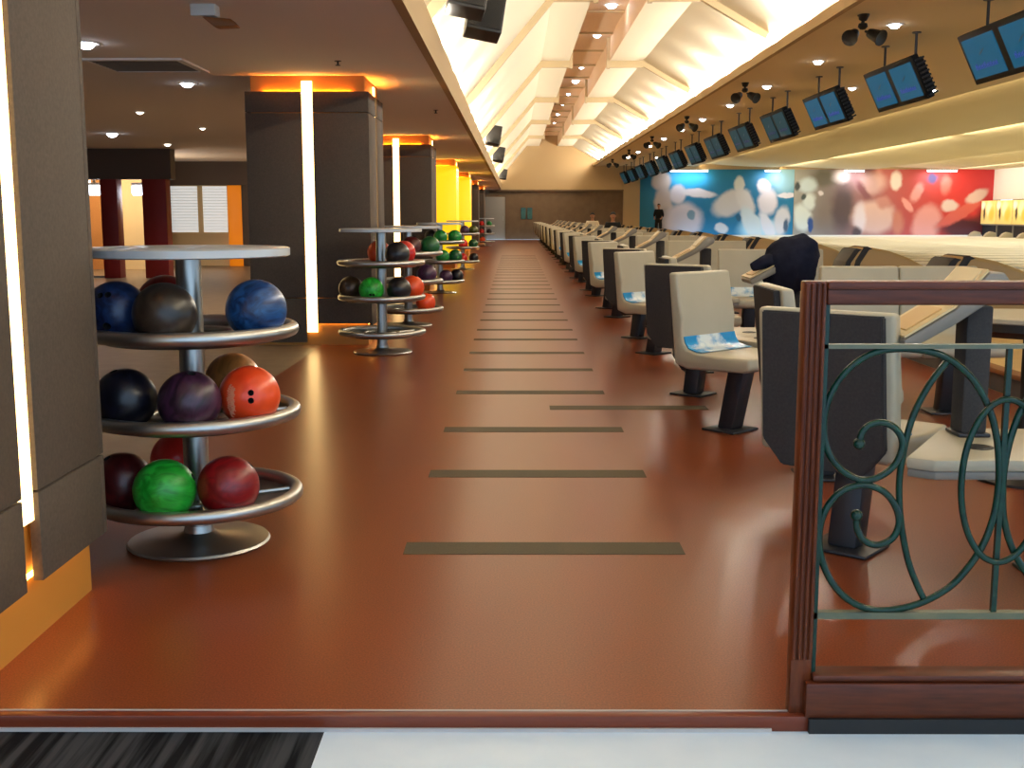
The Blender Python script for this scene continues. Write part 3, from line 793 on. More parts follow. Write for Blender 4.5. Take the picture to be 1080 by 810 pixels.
def ballmat(n, a, b, sc=26, rough=0.36, dist=1.2):
    return M('ball_' + n, a, rough, noise=(sc, 0.13, dist), col2=b, coat=0.1, stretch=(1, 1, 0.22))
BM_ = {'blue': ballmat('blue', (10, 22, 52), (22, 48, 92)), 'charcoal': ballmat('charcoal', (24, 18, 13), (56, 44, 34), 14), 'bright_blue': ballmat('bright_blue', (8, 32, 72), (28, 80, 134)),
       'navy': ballmat('navy', (8, 8, 17), (18, 18, 34)), 'purple': ballmat('purple', (28, 10, 26), (64, 32, 58)), 'orange': ballmat('orange', (226, 62, 24), (240, 84, 36), 5, 0.3, 0), 'brown': ballmat('brown', (150, 96, 44), (186, 120, 60)),
       'dark_red': ballmat('dark_red', (56, 8, 11), (84, 16, 18)), 'green': ballmat('green', (10, 122, 24), (40, 176, 56)), 'red': ballmat('red', (108, 8, 14), (140, 18, 24)), 'bright_red': ballmat('bright_red', (200, 30, 28), (224, 50, 40), 5, 0.3),
       'black': ballmat('black', (16, 14, 16), (36, 32, 34)), 'dark_brown': ballmat('dark_brown', (50, 34, 20), (72, 48, 28)), 'dark_green': ballmat('dark_green', (14, 76, 38), (30, 104, 56)), 'mid_green': ballmat('mid_green', (14, 104, 40), (30, 140, 60)),
       'olive': ballmat('olive', (66, 70, 22), (90, 96, 36)), 'violet': ballmat('violet', (50, 24, 52), (80, 44, 78))}
Z1, Z2, Z3 = 'top shelf', 'middle shelf', 'bottom shelf'
BALLS = [(0, 2, 221, 'blue', 'deep blue marbled ball at the left end of the nearest rack\'s upper shelf', (-0.1, -0.85, 0.45)), (0, 2, 268, 'charcoal', 'charcoal brown ball at the front of the nearest rack\'s upper shelf', (0.3, 0.9, 0.2)), (0, 2, 343, 'bright_blue', 'bright blue streaked ball at the right of the nearest rack\'s upper shelf', (0.5, 0.85, 0.1)), (0, 2, 125, 'red', 'red ball peeking out behind the blue and charcoal balls of the nearest rack', (0, 1, 0.3)),
         (0, 1, 228, 'navy', 'near black navy ball at the left of the nearest rack\'s middle shelf', (-0.3, 0.6, 0.7)), (0, 1, 283, 'purple', 'dark purple marbled ball at the centre of the nearest rack\'s middle shelf', (0.2, 0.6, 0.8)), (0, 1, 331, 'orange', 'bright orange ball with two finger holes showing on the nearest rack\'s middle shelf', (0.27, -0.95, 0.12)), (0, 1, 72, 'brown', 'yellowish brown ball behind the orange ball on the nearest rack\'s middle shelf', (0, 1, 0.5)),
         (0, 0, 214, 'dark_red', 'dark red ball behind the green one on the nearest rack\'s bottom shelf', (-0.4, 0.5, 0.7)), (0, 0, 262, 'green', 'bright green swirled ball at the front of the nearest rack\'s bottom shelf', (0.7, 0.7, -0.2)), (0, 0, 309, 'red', 'plain red ball right of the green one on the nearest rack\'s bottom shelf', (0.6, 0.8, 0.1)), (0, 0, 120, 'bright_red', 'bright red ball half hidden behind the pole, nearest rack\'s bottom shelf', (0, 1, 0.4)),
         (1, 2, 100, 'orange', 'orange ball left of the pole on the second rack\'s upper shelf', (0, 1, 0.3)), (1, 2, 48, 'bright_red', 'bright red ball behind the black one on the second rack\'s upper shelf', (0, 1, 0.3)), (1, 2, 308, 'black', 'black ball at the front of the second rack\'s upper shelf', (0.3, 0.6, 0.6)),
         (1, 1, 195, 'dark_brown', 'dark brown ball at the left of the second rack\'s middle shelf', (0, 0.7, 0.6)), (1, 1, 258, 'green', 'bright green ball at the front of the second rack\'s middle shelf', (0.1, -0.75, -0.45)), (1, 1, 310, 'black', 'black ball right of the green one on the second rack\'s middle shelf', (0.3, 0.7, 0.6)), (1, 1, 6, 'orange', 'red orange ball at the right end of the second rack\'s middle shelf', (0.3, 0.7, 0.6)),
         (2, 2, 284, 'dark_red', 'dark red ball on the third rack\'s upper shelf', (0.3, 0.7, 0.6)), (2, 2, 340, 'dark_green', 'dark green ball on the third rack\'s upper shelf', (0.3, 0.7, 0.6)), (2, 1, 324, 'violet', 'purple ball on the third rack\'s middle shelf', (0.3, 0.7, 0.6)), (2, 0, 320, 'orange', 'orange ball alone on the third rack\'s bottom shelf', (0.3, 0.7, 0.6)),
         (3, 2, 123, 'black', 'black ball at the back of the fourth rack\'s upper shelf', (0, 1, 0.3)), (3, 2, 276, 'mid_green', 'left green ball on the fourth rack\'s upper shelf', (0.3, 0.7, 0.6)), (3, 2, 334, 'mid_green', 'right green ball on the fourth rack\'s upper shelf', (0.3, 0.7, 0.6)), (3, 1, 283, 'mid_green', 'brighter green ball on the fourth rack\'s middle shelf', (0.3, 0.7, 0.6)), (3, 1, 337, 'dark_green', 'dark green ball at the right of the fourth rack\'s middle shelf', (0.3, 0.7, 0.6)), (3, 0, 293, 'violet', 'purple ball on the fourth rack\'s bottom shelf', (0.3, 0.7, 0.6)), (3, 0, 349, 'navy', 'navy ball on the fourth rack\'s bottom shelf', (0.3, 0.7, 0.6)),
         (4, 2, 283, 'violet', 'purple ball on the fifth rack\'s upper shelf', (0.3, 0.7, 0.6)), (4, 2, 337, 'olive', 'olive green ball on the fifth rack\'s upper shelf', (0.3, 0.7, 0.6)), (4, 1, 276, 'bright_red', 'bright red ball on the fifth rack\'s middle shelf', (0.3, 0.7, 0.6)), (4, 1, 335, 'dark_green', 'blackish green ball on the fifth rack\'s middle shelf', (0.3, 0.7, 0.6)), (4, 0, 273, 'bright_red', 'bright red ball on the fifth rack\'s bottom shelf', (0.3, 0.7, 0.6)), (4, 0, 340, 'black', 'black ball on the fifth rack\'s bottom shelf', (0.3, 0.7, 0.6)),
         (5, 2, 242, 'bright_red', 'red ball on the farthest rack\'s upper shelf', (0.3, 0.7, 0.6)), (5, 2, 310, 'mid_green', 'green ball on the farthest rack\'s upper shelf', (0.3, 0.7, 0.6)), (5, 1, 242, 'bright_red', 'red ball on the farthest rack\'s middle shelf', (0.3, 0.7, 0.6)), (5, 1, 310, 'black', 'black ball on the farthest rack\'s middle shelf', (0.3, 0.7, 0.6)), (5, 0, 250, 'orange', 'orange ball on the farthest rack\'s bottom shelf', (0.3, 0.7, 0.6))]
for ri, si, ang, mat, lab, hd in BALLS:
    o = bpy.data.objects.new('bowling_ball', BALL2 if (mat == 'orange' and ri == 0) else BALLME); C.objects.link(o)
    x, y = RK[ri]
    # resting on outer and inner ring: tangent height worked out from the two tracks
    o.location = (x + 0.268 * math.cos(R(ang)), y + 0.268 * math.sin(R(ang)), SZ[si] + 0.078)
    o.rotation_mode = 'QUATERNION'
    q = Vector((0, 0, 1)).rotation_difference(Vector(hd).normalized())
    if mat == 'orange' and ri == 0:
        q = Vector(hd).normalized().to_track_quat('Z', 'Y') @ Matrix.Rotation(R(88), 3, 'Z').to_quaternion()
    o.rotation_quaternion = q
    o.material_slots[0].link = 'OBJECT'; o.material_slots[0].material = BM_[mat]
    tag(o, lab, 'bowling ball', f'bowling balls on the {RN[ri]}')
    if mat == 'orange' and ri == 0:
        bm = bmesh.new()
        # worn pale printed script running down the ball, left of the holes
        rr = random.Random(5)
        base = Vector((-0.62, -0.78, 0.0))
        for row, (lo_, hi_, a0) in enumerate(((-0.62, 0.52, -0.50), (-0.50, 0.45, -0.40), (-0.35, 0.40, -0.32))):
            pts = []
            for i in range(70):
                tt = i / 69
                el = hi_ + (lo_ - hi_) * tt
                az = a0 + 0.06 * math.sin(i * 1.3) + 0.02 * math.sin(i * 0.37)
                d = Vector((math.sin(az) * math.cos(el), -math.cos(az) * math.cos(el), math.sin(el)))
                pts.append(d * (BR + 0.0004))
            tube(bm, pts, 0.0016, 5)
        mk_ = obj('printed_script', bm, M('pale_ball_print', (226, 150, 116), 0.5), o)
        mk_.rotation_mode = 'QUATERNION'; mk_.rotation_quaternion = q.inverted()

# ------------------------------------------------------------------ seats, tables and consoles of each pair of lanes
def seat_parts(t, film=True):
    bm = bmesh.new()
    prism(bm, [(0.47, 0.448), (0.475, 0.39), (0.45, 0.368), (0.06, 0.355), (-0.03, 0.38), (-0.085, 0.885), (-0.028, 0.885), (0.0, 0.72), (0.022, 0.63), (0.02, 0.56), (0.03, 0.50), (0.055, 0.465), (0.11, 0.452), (0.28, 0.442)], -0.245, 0.245, 'x', 0.016, segs=3)
    obj('seat_shell', bm, CREAM, t, 50)
    bm = bmesh.new()                     # charcoal back with a chamfered lower edge
    A = [(-0.215, 0.875), (0.215, 0.875), (0.222, 0.42), (0.15, 0.33), (-0.15, 0.33), (-0.222, 0.42)]
    f0 = []; 
    def yb(z): return -0.036 - (z - 0.40) * 0.105
    f = [bm.verts.new((x, yb(z) - 0.026, z)) for x, z in A]; g = [bm.verts.new((x, yb(z) + 0.012, z)) for x, z in A]
    bm.faces.new(f); bm.faces.new(list(reversed(g)))
    for i in range(6):
        j = (i + 1) % 6; bm.faces.new((f[j], f[i], g[i], g[j]))
    bmesh.ops.recalc_face_normals(bm, faces=bm.faces[:])
    bmesh.ops.bevel(bm, geom=bm.edges[:], offset=0.005, segments=2, affect='EDGES')
    obj('back_panel', bm, DARKP, t)
    bm = bmesh.new()
    prism(bm, [(0.135, 0.012), (0.235, 0.012), (0.31, 0.365), (0.20, 0.365)], -0.056, 0.056, 'x', 0.012)
    obj('pedestal', bm, DARKM, t)
    bm = bmesh.new(); bx(bm, (-0.12, 0.075, 0.0), (0.12, 0.295, 0.014), 0.006); obj('floor_plate', bm, DARKM, t)
    if film:
        bm = bmesh.new()
        pr = [(0.024, 0.53), (0.0335, 0.50), (0.0575, 0.468), (0.115, 0.4535), (0.15, 0.4525)]
        pr2 = [(y + 0.004, z + 0.004) for y, z in reversed(pr)]
        prism(bm, pr + pr2, -0.232, 0.232, 'x'); o = obj('protective_film', bm, FILM, t); o['label'] = 'blue and white film along the seat crease'

def rz_of(dx, dy): return math.atan2(-dx, dy)
def mk_seat(name, label, group, film=True):
    t = thing(name, label, 'seat', (0, 0, 0), 0, group); seat_parts(t, film); return t
SEAT = mk_seat('lounge_seat', '', 'moulded cream seats along the lanes')
SEATP = mk_seat('lounge_seat', '', 'moulded cream seats along the lanes', False)

def table_mesh(t, s):
    P = [(1.20, 3.42), (1.27, 3.37), (1.95, 3.37), (2.0, 3.42), (2.0, 3.85), (1.95, 3.89), (1.52, 3.89), (1.46, 3.86)]
    P = [(x - 1.6, s * (y - 3.67)) for x, y in P]
    if s < 0: P.reverse()
    bm = bmesh.new(); prism(bm, P, 0.43, 0.468, 'z', 0.008); obj('table_top', bm, [CREAM], t)
    bm = bmesh.new(); prism(bm, [(x * 0.985, y * 0.985) for x, y in P], 0.405, 0.43, 'z', 0.004); obj('table_rim', bm, GREYT, t)
    bm = bmesh.new(); lathe(bm, [(0.0, 0.4690), (0.032, 0.4690), (0.034, 0.4715), (0.042, 0.4715), (0.044, 0.468), (0.0, 0.468)], 24, (-0.12, s * -0.11)); obj('cup_holder', bm, BLACK, t)
    bm = bmesh.new(); bx(bm, (0.20, -0.07, 0.012), (0.32, 0.07, 0.405), 0.01); obj('pedestal', bm, DARKM, t)
    bm = bmesh.new(); bx(bm, (0.12, -0.14, 0), (0.39, 0.14, 0.014), 0.005); obj('floor_plate', bm, DARKM, t)
def mk_table(s):
    t = thing('corner_table', '', 'table', (0, 0, 0), 0, 'low corner tables between the seats'); table_mesh(t, s); return t
TBA, TBB = mk_table(1), mk_table(-1)

def mk_console(zb=0.0):
    t = thing('scoring_console', '', 'scoring console', (0, 0, 0), 0, 'scoring consoles on dark pillars')
    x0 = 1.62
    P = [(1.41, 0.765), (1.60, 0.865), (1.72, 0.985), (1.775, 0.985), (1.80, 0.955), (1.79, 0.925), (1.60, 0.815), (1.43, 0.732)]
    bm = bmesh.new(); prism(bm, [(x - x0, z) for x, z in P], -0.16, 0.16, 'y', 0.010); obj('desk_body', bm, GREYT, t)
    bm = bmesh.new()
    Q = [(1.418, 0.773), (1.60, 0.869), (1.718, 0.987), (1.715, 0.994), (1.597, 0.876), (1.416, 0.780)]
    prism(bm, [(x - x0, z) for x, z in Q], -0.152, 0.152, 'y'); top = obj('desk_top', bm, TANT, t)
    bm = bmesh.new(); prism(bm, [(x - x0, z) for x, z in ((1.44, 0.792), (1.57, 0.861), (1.568, 0.867), (1.438, 0.798))], -0.10, 0.10, 'y'); obj('keypad', bm, M('keypad_tan', (196, 160, 104), 0.5), top)
    bm = bmesh.new(); prism(bm, [(x - x0, z) for x, z in ((1.617, 0.895), (1.708, 0.986), (1.705, 0.993), (1.614, 0.902))], -0.12, 0.12, 'y'); obj('display', bm, M('pale_display', (214, 196, 156), 0.2), top)
    bm = bmesh.new(); bx(bm, (1.685 - x0, -0.06, zb + 0.012), (1.785 - x0, 0.06, 0.87), 0.01); obj('pillar', bm, DARKP, t)
    bm = bmesh.new(); e_ = 0.05 if zb == 0 else 0.012
    bx(bm, (1.685 - e_ - x0, -0.06 - e_, zb), (1.785 + e_ - x0, 0.06 + e_, zb + 0.014), 0.005); obj('mounting_plate', bm, DARKM, t)
    return t
CON = mk_console()
CON0 = mk_console(0.433)
CON0.scale = (0.86, 0.86, 1.0)

used = set()
def place(proto, loc, rz, label):
    if id(proto) not in used:
        used.add(id(proto)); o = proto; o.location = loc; o.rotation_euler = (0, 0, rz); o['label'] = label
    else:
        o = dup(proto, loc, rz, label)
    return o
NB = 14
for k in range(NB):
    dy = PER * k
    bay = f'{ORD[k]} lane bay from the fence' if k else 'lane bay nearest the fence'
    fa = (0.643, 0.766); fb = (0.68, -0.733)
    place(SEAT if k < 3 else SEATP, (1.09, 3.88 + dy, 0), rz_of(*fa), f'seat with charcoal back turned to the camera, aisle side, {bay}' if k else 'seat with wide charcoal back right behind the fence post')
    place(SEATP, (1.235, 5.17 + dy, 0), rz_of(1, 0), f'middle seat with its back to the aisle, {bay}' if k else 'seat seen edge-on with dark back, left of the fence post top')
    place(SEAT if k < 6 else SEATP, (1.09, 6.46 + dy, 0), rz_of(*fb), f'cream seat facing the camera beside the aisle, {bay}' if k else 'nearest cream seat facing the camera with blue film along its crease')
    place(SEAT if k < 3 else SEATP, (2.15, 7.10 + dy, 0), rz_of(0, -1), f'left seat of the inner cream pair facing the camera, {bay}')
    place(SEATP, (2.645, 7.10 + dy, 0), rz_of(0, -1), f'right seat of the inner cream pair facing the camera, {bay}')
    place(TBA, (1.6, 3.67 + dy, 0), 0, f'low table beside the charcoal backed seat, {bay}' if k else 'low cream table with black cup holder seen through the wrought iron')
    place(TBB, (1.6, 6.70 + dy, 0), 0, f'low table beside the cream aisle seat, {bay}')
    if k: place(CON, (1.80, 4.30 + dy, 0), 0, f'sloping scoring console on dark pillar, {bay}')
    else: place(CON0, (1.43, 3.78, 0.035), 0, 'nearest sloping scoring console, its dark pillar standing on the low table')

# round high table behind the fence
t = thing('round_table', 'round pedestal table with dark underside seen through the fence', 'table', (2.32, 5.1, 0))
bm = bmesh.new(); lathe(bm, [(0, 0.735), (0.32, 0.735), (0.325, 0.74), (0.325, 0.755), (0.32, 0.76), (0, 0.76)], 40); obj('table_top', bm, CREAM, t)
bm = bmesh.new(); lathe(bm, [(0, 0.66), (0.26, 0.67), (0.31, 0.70), (0.31, 0.735), (0, 0.735)], 40); obj('under_frame', bm, BLACK, t)
bm = bmesh.new(); lathe(bm, [(0, 0.02), (0.03, 0.02), (0.03, 0.67), (0, 0.67)], 16); obj('stem', bm, BLACK, t)
bm = bmesh.new(); lathe(bm, [(0, 0), (0.2, 0), (0.2, 0.012), (0.04, 0.03), (0, 0.03)], 32); obj('base', bm, BLACK, t)

# jacket heaped over the second console
def jacket():
    yb = 4.28 + PER
    bm = bmesh.new()
    bmesh.ops.create_icosphere(bm, subdivisions=4, radius=1)
    from mathutils import noise
    for v in bm.verts:
        p = v.co.copy()
        sx, sy, sz = 0.19, 0.20, 0.17
        if p.z < 0: sz = 0.26; sx *= 1 + 0.05 * -p.z; sy *= 1 + 0.05 * -p.z
        n = noise.noise(p * 2.1 + Vector((3, 1, 7))) * 0.10 + noise.noise(p * 5.0) * 0.05
        v.co = Vector((p.x * sx * (1 + n) + 0.04 * p.z, p.y * sy * (1 + n), p.z * sz * (1 + n)))
    o = obj('jacket', bm, JACK, None, 180, (1.90, yb, 0.90))
    tag(o, 'navy black jacket heaped over the console behind the fence post', 'jacket')
    pts = [(-0.06, -0.06, -0.02), (-0.17, -0.08, -0.01), (-0.235, -0.09, -0.03), (-0.285, -0.10, -0.05)]
    bm = bmesh.new(); tube(bm, spline(pts, 5), [0.062 - 0.0022 * i for i in range(16)], 12); obj('sleeve', bm, JACK, o, 60)
jacket()

# ball returns
def mk_return():
    t = thing('ball_return', '', 'ball return', (0, 0, 0), 0, 'tan ball return hoods on the approach')
    P = [(-0.22, 0.0), (-0.20, 0.20), (-0.13, 0.42), (-0.03, 0.56), (0.08, 0.61), (0.22, 0.60), (0.45, 0.555), (0.72, 0.46), (0.98, 0.33), (1.2, 0.17), (1.34, 0.0)]
    bm = bmesh.new(); prism(bm, P, -0.30, 0.30, 'y', 0.045, segs=3); obj('hood', bm, HOODT, t, 50)
    for a0, a1, y_ in ((0, 3, 0.303), (0, 0, 0)):
        if a1 == 0: continue
    for (p, q) in (([(-0.21, 0.10), (-0.145, 0.40), (-0.04, 0.56), (0.0, 0.585)], 0.0), ([(-0.07, 0.16), (-0.01, 0.42), (0.10, 0.60), (0.15, 0.612)], 1)):
        bm = bmesh.new()
        w = 0.062
        poly = [(x - 0.012, z + 0.006) for x, z in p] + [(x + w, z - 0.012 if q == 0 else z - 0.03) for x, z in reversed(p)]
        prism(bm, poly, -0.306, 0.306, 'y', 0.006); obj('dark_band', bm, BLACK, t)
    bm = bmesh.new(); prism(bm, [(-0.65, 0.10), (-0.21, 0.16), (-0.20, 0.28), (-0.60, 0.24), (-0.68, 0.18)], -0.24, 0.24, 'y', 0.03); obj('ball_tray', bm, DARKM, t)
    bm = bmesh.new(); bx(bm, (-0.52, -0.1, 0), (-0.36, 0.1, 0.16), 0.01); obj('tray_leg', bm, DARKM, t)
    return t
BRT = mk_return()
for k in range(13):
    y = 12.75 + PER * k - PER
    place(BRT, (4.80, y, 0.15), 0, f'{ORD[k]} tan ball return hood with black bands, counted from the fence' if k else 'nearest tan ball return hood, at the right beyond the fence')

# ------------------------------------------------------------------ people far down the hall
def body(name, pts, edges, rad, mat, parent=None, sub=1):
    me = bpy.data.meshes.new(name); me.from_pydata(pts, edges, []); me.materials.append(mat)
    o = bpy.data.objects.new(name, me); C.objects.link(o)
    if parent: o.parent = parent
    sk = o.modifiers.new('skin', 'SKIN'); sk.use_smooth_shade = True
    for v, r_ in zip(me.skin_vertices[0].data, rad): v.radius = r_ if isinstance(r_, tuple) else (r_, r_)
    me.skin_vertices[0].data[0].use_root = True
    s = o.modifiers.new('smooth', 'SUBSURF'); s.levels = sub; s.render_levels = sub
    return o
def person(label, loc, rz, top_m, leg_m, seated):
    p = thing('person', label, 'person', loc, rz)
    hz = 0.50 if seated else 0.90
    if seated:
        leg = lambda s: [(s * 0.10, -0.02, hz), (s * 0.12, 0.42, hz + 0.03), (s * 0.12, 0.44, 0.09), (s * 0.13, 0.60, 0.04)]
    else:
        leg = lambda s: [(s * 0.09, 0, hz - 0.03), (s * 0.11, 0.03, 0.48), (s * 0.12, -0.02, 0.08), (s * 0.13, 0.13, 0.04)]
    sh = hz + 0.50
    arm = lambda s: [(s * 0.16, -0.005, sh - 0.03), (s * 0.225, 0.0, sh - 0.29), (s * 0.17, 0.19, sh - 0.42), (s * 0.155, 0.25, sh - 0.44)]
    pts = [(0, 0, hz), (0, -0.01, hz + 0.25), (0, 0, sh - 0.06), (0, 0.0, sh + 0.04), (0, 0.015, sh + 0.09), (0, 0.03, sh + 0.14), (0, 0.028, sh + 0.20), (0, 0.02, sh + 0.255)]
    rad = [(0.12, 0.085), (0.11, 0.075), (0.10, 0.07), 0.05, 0.048, (0.058, 0.066), (0.076, 0.088), (0.066, 0.08)]
    edges = [(i, i + 1) for i in range(7)]
    for s in (-1, 1):
        b = len(pts); pts += leg(s); rad += [0.075, 0.052, 0.038, 0.032]; edges += [(0, b), (b, b + 1), (b + 1, b + 2), (b + 2, b + 3)]
        b = len(pts); pts += arm(s); rad += [0.046, 0.038, 0.026, (0.03, 0.018)]; edges += [(2, b), (b, b + 1), (b + 1, b + 2), (b + 2, b + 3)]
        hx, hy, hz_ = arm(s)[3]
        for k in range(4):
            c = len(pts); o_ = (k - 1.5) * 0.019
            ln = (0.055, 0.066, 0.062, 0.048)[k]
            pts += [(hx + o_, hy + 0.045, hz_ - 0.004), (hx + o_ * 1.15, hy + 0.045 + ln * 0.6, hz_ - 0.02), (hx + o_ * 1.15, hy + 0.045 + ln * 0.8, hz_ - 0.045)]
            rad += [0.0095, 0.0088, 0.008]; edges += [(b + 3, c), (c, c + 1), (c + 1, c + 2)]
        c = len(pts); pts += [(hx - s * 0.04, hy + 0.012, hz_ - 0.01), (hx - s * 0.052, hy + 0.042, hz_ - 0.028)]; rad += [0.011, 0.009]; edges += [(b + 3, c), (c, c + 1)]
    body('body', pts, edges, rad, SKIN, p)
    spts = [(0, 0, hz - 0.03), (0, -0.01, hz + 0.25), (0, 0, sh - 0.07), (0, 0.0, sh + 0.015)]; srad = [(0.175, 0.13), (0.165, 0.125), (0.165, 0.12), (0.10, 0.085)]; se = [(0, 1), (1, 2), (2, 3)]
    for s in (-1, 1):
        b = len(spts); a = arm(s); m_ = [(a[1][i] + a[2][i]) / 2 for i in range(3)]
        spts += [a[0], a[1], tuple(m_)]; srad += [0.085, 0.064, 0.05]; se += [(2, b), (b, b + 1), (b + 1, b + 2)]
    body('shirt', spts, se, srad, top_m, p)
    lpts = [(0, 0, hz - 0.02)]; lrad = [(0.165, 0.13)]; le = []
    for s in (-1, 1):
        b = len(lpts); l = leg(s); lpts += l[:3]; lrad += [0.11, 0.08, 0.06]; le += [(0, b), (b, b + 1), (b + 1, b + 2)]
    body('trousers', lpts, le, lrad, leg_m, p)
    for s in (-1, 1):
        l = leg(s); bm = bmesh.new()
        bmesh.ops.create_uvsphere(bm, u_segments=16, v_segments=10, radius=1, matrix=Matrix.Translation((l[3][0], (l[2][1] + l[3][1]) / 2 + 0.01, 0.045)) @ Matrix.Diagonal((0.05, 0.14, 0.05, 1)))
        for v in bm.verts: v.co.z = max(v.co.z, 0.022 if seated else 0.002)
        obj('shoe', bm, BLACK, p)
    bm = bmesh.new(); bmesh.ops.create_uvsphere(bm, u_segments=24, v_segments=16, radius=1, matrix=Matrix.Diagonal((0.083, 0.098, 0.10, 1)))
    bmesh.ops.delete(bm, geom=[v for v in bm.verts if (v.co.z < 0.035 and v.co.y > -0.005) or v.co.z < -0.07], context='VERTS')
    h = obj('hair', bm, HAIR, p, 60); h.location = (0, 0.02, sh + 0.215)
    bm = bmesh.new(); prism(bm, [(0.090, 0.215), (0.118, 0.175), (0.090, 0.170)], -0.013, 0.013, 'x', 0.003); obj('nose', bm, SKIN, p).location = (0, 0.0, sh)
    for s in (-1, 1):
        bm = bmesh.new(); bmesh.ops.create_uvsphere(bm, u_segments=10, v_segments=8, radius=0.009, matrix=Matrix.Translation((s * 0.03, 0.098, sh + 0.212))); obj('eye', bm, HAIR, p)
        bm = bmesh.new(); bmesh.ops.create_uvsphere(bm, u_segments=10, v_segments=8, radius=1, matrix=Matrix.Translation((s * 0.075, 0.02, sh + 0.195)) @ Matrix.Diagonal((0.011, 0.02, 0.032, 1))); obj('ear', bm, SKIN, p)
    bm = bmesh.new(); bmesh.ops.create_uvsphere(bm, u_segments=12, v_segments=8, radius=1, matrix=Matrix.Translation((0, 0.088, sh + 0.148)) @ Matrix.Diagonal((0.024, 0.008, 0.006, 1))); obj('mouth', bm, DKRED, p)
    return p
WHT = M('white_shirt_cloth', (226, 214, 186), 0.9)
BLK = M('black_cloth', (22, 20, 22), 0.9)
person('person in a pale shirt sitting far down the hall', (2.65, 39.30, -0.02), rz_of(0, -1), WHT, BLK, True)
person('person in dark clothes sitting far down the hall, right of the pale shirted one', (2.74, 32.12, -0.02), rz_of(0, -1), BLK, BLK, True)
person('person in dark clothes standing before the left end of the blue mural', (6.75, 54.0, 0.15), rz_of(-0.3, -1), BLK, BLK, False).scale = (0.93, 0.93, 0.93)

# ------------------------------------------------------------------ wooden fence with wrought iron scrolls
FY = 2.64
f = thing('wooden_fence', 'red-brown wooden fence with green wrought iron scrolls in the right foreground', 'fence', (0, FY, -0.035))
ZB = 0.035
def post(x0, x1):
    dp = 0.02
    bm = bmesh.new()
    n = 4; w = (x1 - x0) / n
    bx(bm, (x0, -dp, 0.0), (x1, dp, ZB + 1.05), 0.004)
    for i in range(n):                       # rounded reeds on the face
        prism(bm, [(x0 + w * (i + .5) + w * .44 * math.cos(a), -dp + 0.002 - 0.010 * math.sin(a)) for a in [PI * j / 6 for j in range(7)]], 0.14 + ZB, ZB + 1.045, 'z')
    return bm
obj('post', post(0.666, 0.718), WOOD, f)
obj('post', post(2.28, 2.338), WOOD, f)
bm = bmesh.new(); bx(bm, (0.718, -0.022, ZB + 0.995), (2.28, 0.022, ZB + 1.048), 0.006, segs=3); bx(bm, (0.718, -0.030, ZB + 1.030), (2.28, 0.030, ZB + 1.050), 0.006); obj('top_rail', bm, WOODH, f)
bm = bmesh.new(); bx(bm, (0.70, -0.045, ZB), (2.30, 0.0, ZB + 0.088), 0.004); bx(bm, (0.718, -0.036, ZB + 0.088), (2.28, 0.03, ZB + 0.105), 0.005); obj('bottom_board', bm, WOODH, f)
bm = bmesh.new(); bx(bm, (0.708, -0.054, 0.0), (2.292, -0.03, ZB + 0.002)); obj('shadow_strip', bm, BLACK, f)  # black strip standing in for the shadow under the bottom board
bm = bmesh.new(); bx(bm, (0.718, -0.012, ZB + 0.893), (2.28, 0.012, ZB + 0.903)); obj('flat_bar', bm, IRONB, f)
bm = bmesh.new(); bx(bm, (0.718, -0.012, ZB + 0.238), (2.28, 0.012, ZB + 0.254)); obj('flat_bar', bm, IRONB, f)
for x in (0.7235, 2.2745):
    bm = bmesh.new(); bx(bm, (x - 0.005, -0.012, ZB + 0.10), (x + 0.005, 0.012, ZB + 0.995)); obj('side_bar', bm, IRON, f)
OUT = [(0.813, 0.666), (0.822, 0.698), (0.846, 0.715), (0.879, 0.714), (0.906, 0.693), (0.916, 0.659), (0.902, 0.618), (0.868, 0.588), (0.826, 0.578), (0.780, 0.598), (0.745, 0.639), (0.729, 0.690), (0.731, 0.747), (0.751, 0.803), (0.787, 0.850), (0.839, 0.882), (0.897, 0.892), (0.960, 0.887), (1.017, 0.866), (1.072, 0.82), (1.112, 0.757), (1.136, 0.685), (1.147, 0.611), (1.148, 0.55), (1.141, 0.486), (1.121, 0.421), (1.088, 0.363), (1.043, 0.312), (0.972, 0.272), (0.888, 0.256), (0.822, 0.272), (0.772, 0.314), (0.738, 0.377), (0.728, 0.446), (0.741, 0.506), (0.776, 0.550), (0.826, 0.566), (0.874, 0.552), (0.905, 0.517), (0.917, 0.474), (0.904, 0.437), (0.868, 0.419), (0.836, 0.430), (0.818, 0.458), (0.815, 0.492)]
INN = [(1.017, 0.867), (0.974, 0.807), (0.940, 0.733), (0.922, 0.652), (0.915, 0.584), (0.917, 0.529), (0.926, 0.46), (0.946, 0.377), (0.972, 0.314), (0.99, 0.280)]
XM = 1.154
mir = lambda pts: [(2 * XM - x, z) for x, z in pts]
shift = lambda pts, d: [(x + d, z) for x, z in pts]
def rod(name, pts, r=0.0085, balls=False, closed=False, dyy=0.0):
    sp = spline([(x, dyy, z + ZB) for x, z in pts], 5, closed)
    if closed: sp.append(sp[0])
    bm = bmesh.new(); tube(bm, sp, r, 10)
    if balls:
        for e in (pts[0], pts[-1]):
            bmesh.ops.create_uvsphere(bm, u_segments=14, v_segments=10, radius=0.0145, matrix=Matrix.Translation((e[0], dyy, e[1] + ZB)))
    return obj(name, bm, IRON, f, 50)
rod('scroll', OUT, balls=True); rod('curved_rod', INN, 0.008, dyy=0.006)
rod('scroll', mir(OUT), balls=True, dyy=0.002); rod('curved_rod', mir(INN), 0.008, dyy=0.008)
XR = 1.154 * 2 - 0.72 + 0.0
EL = [(XM + 0.098 * math.cos(2 * PI * i / 24), 0.577 + 0.197 * math.sin(2 * PI * i / 24)) for i in range(24)]
rod('oval_ring', EL, 0.008, closed=True, dyy=-0.010)
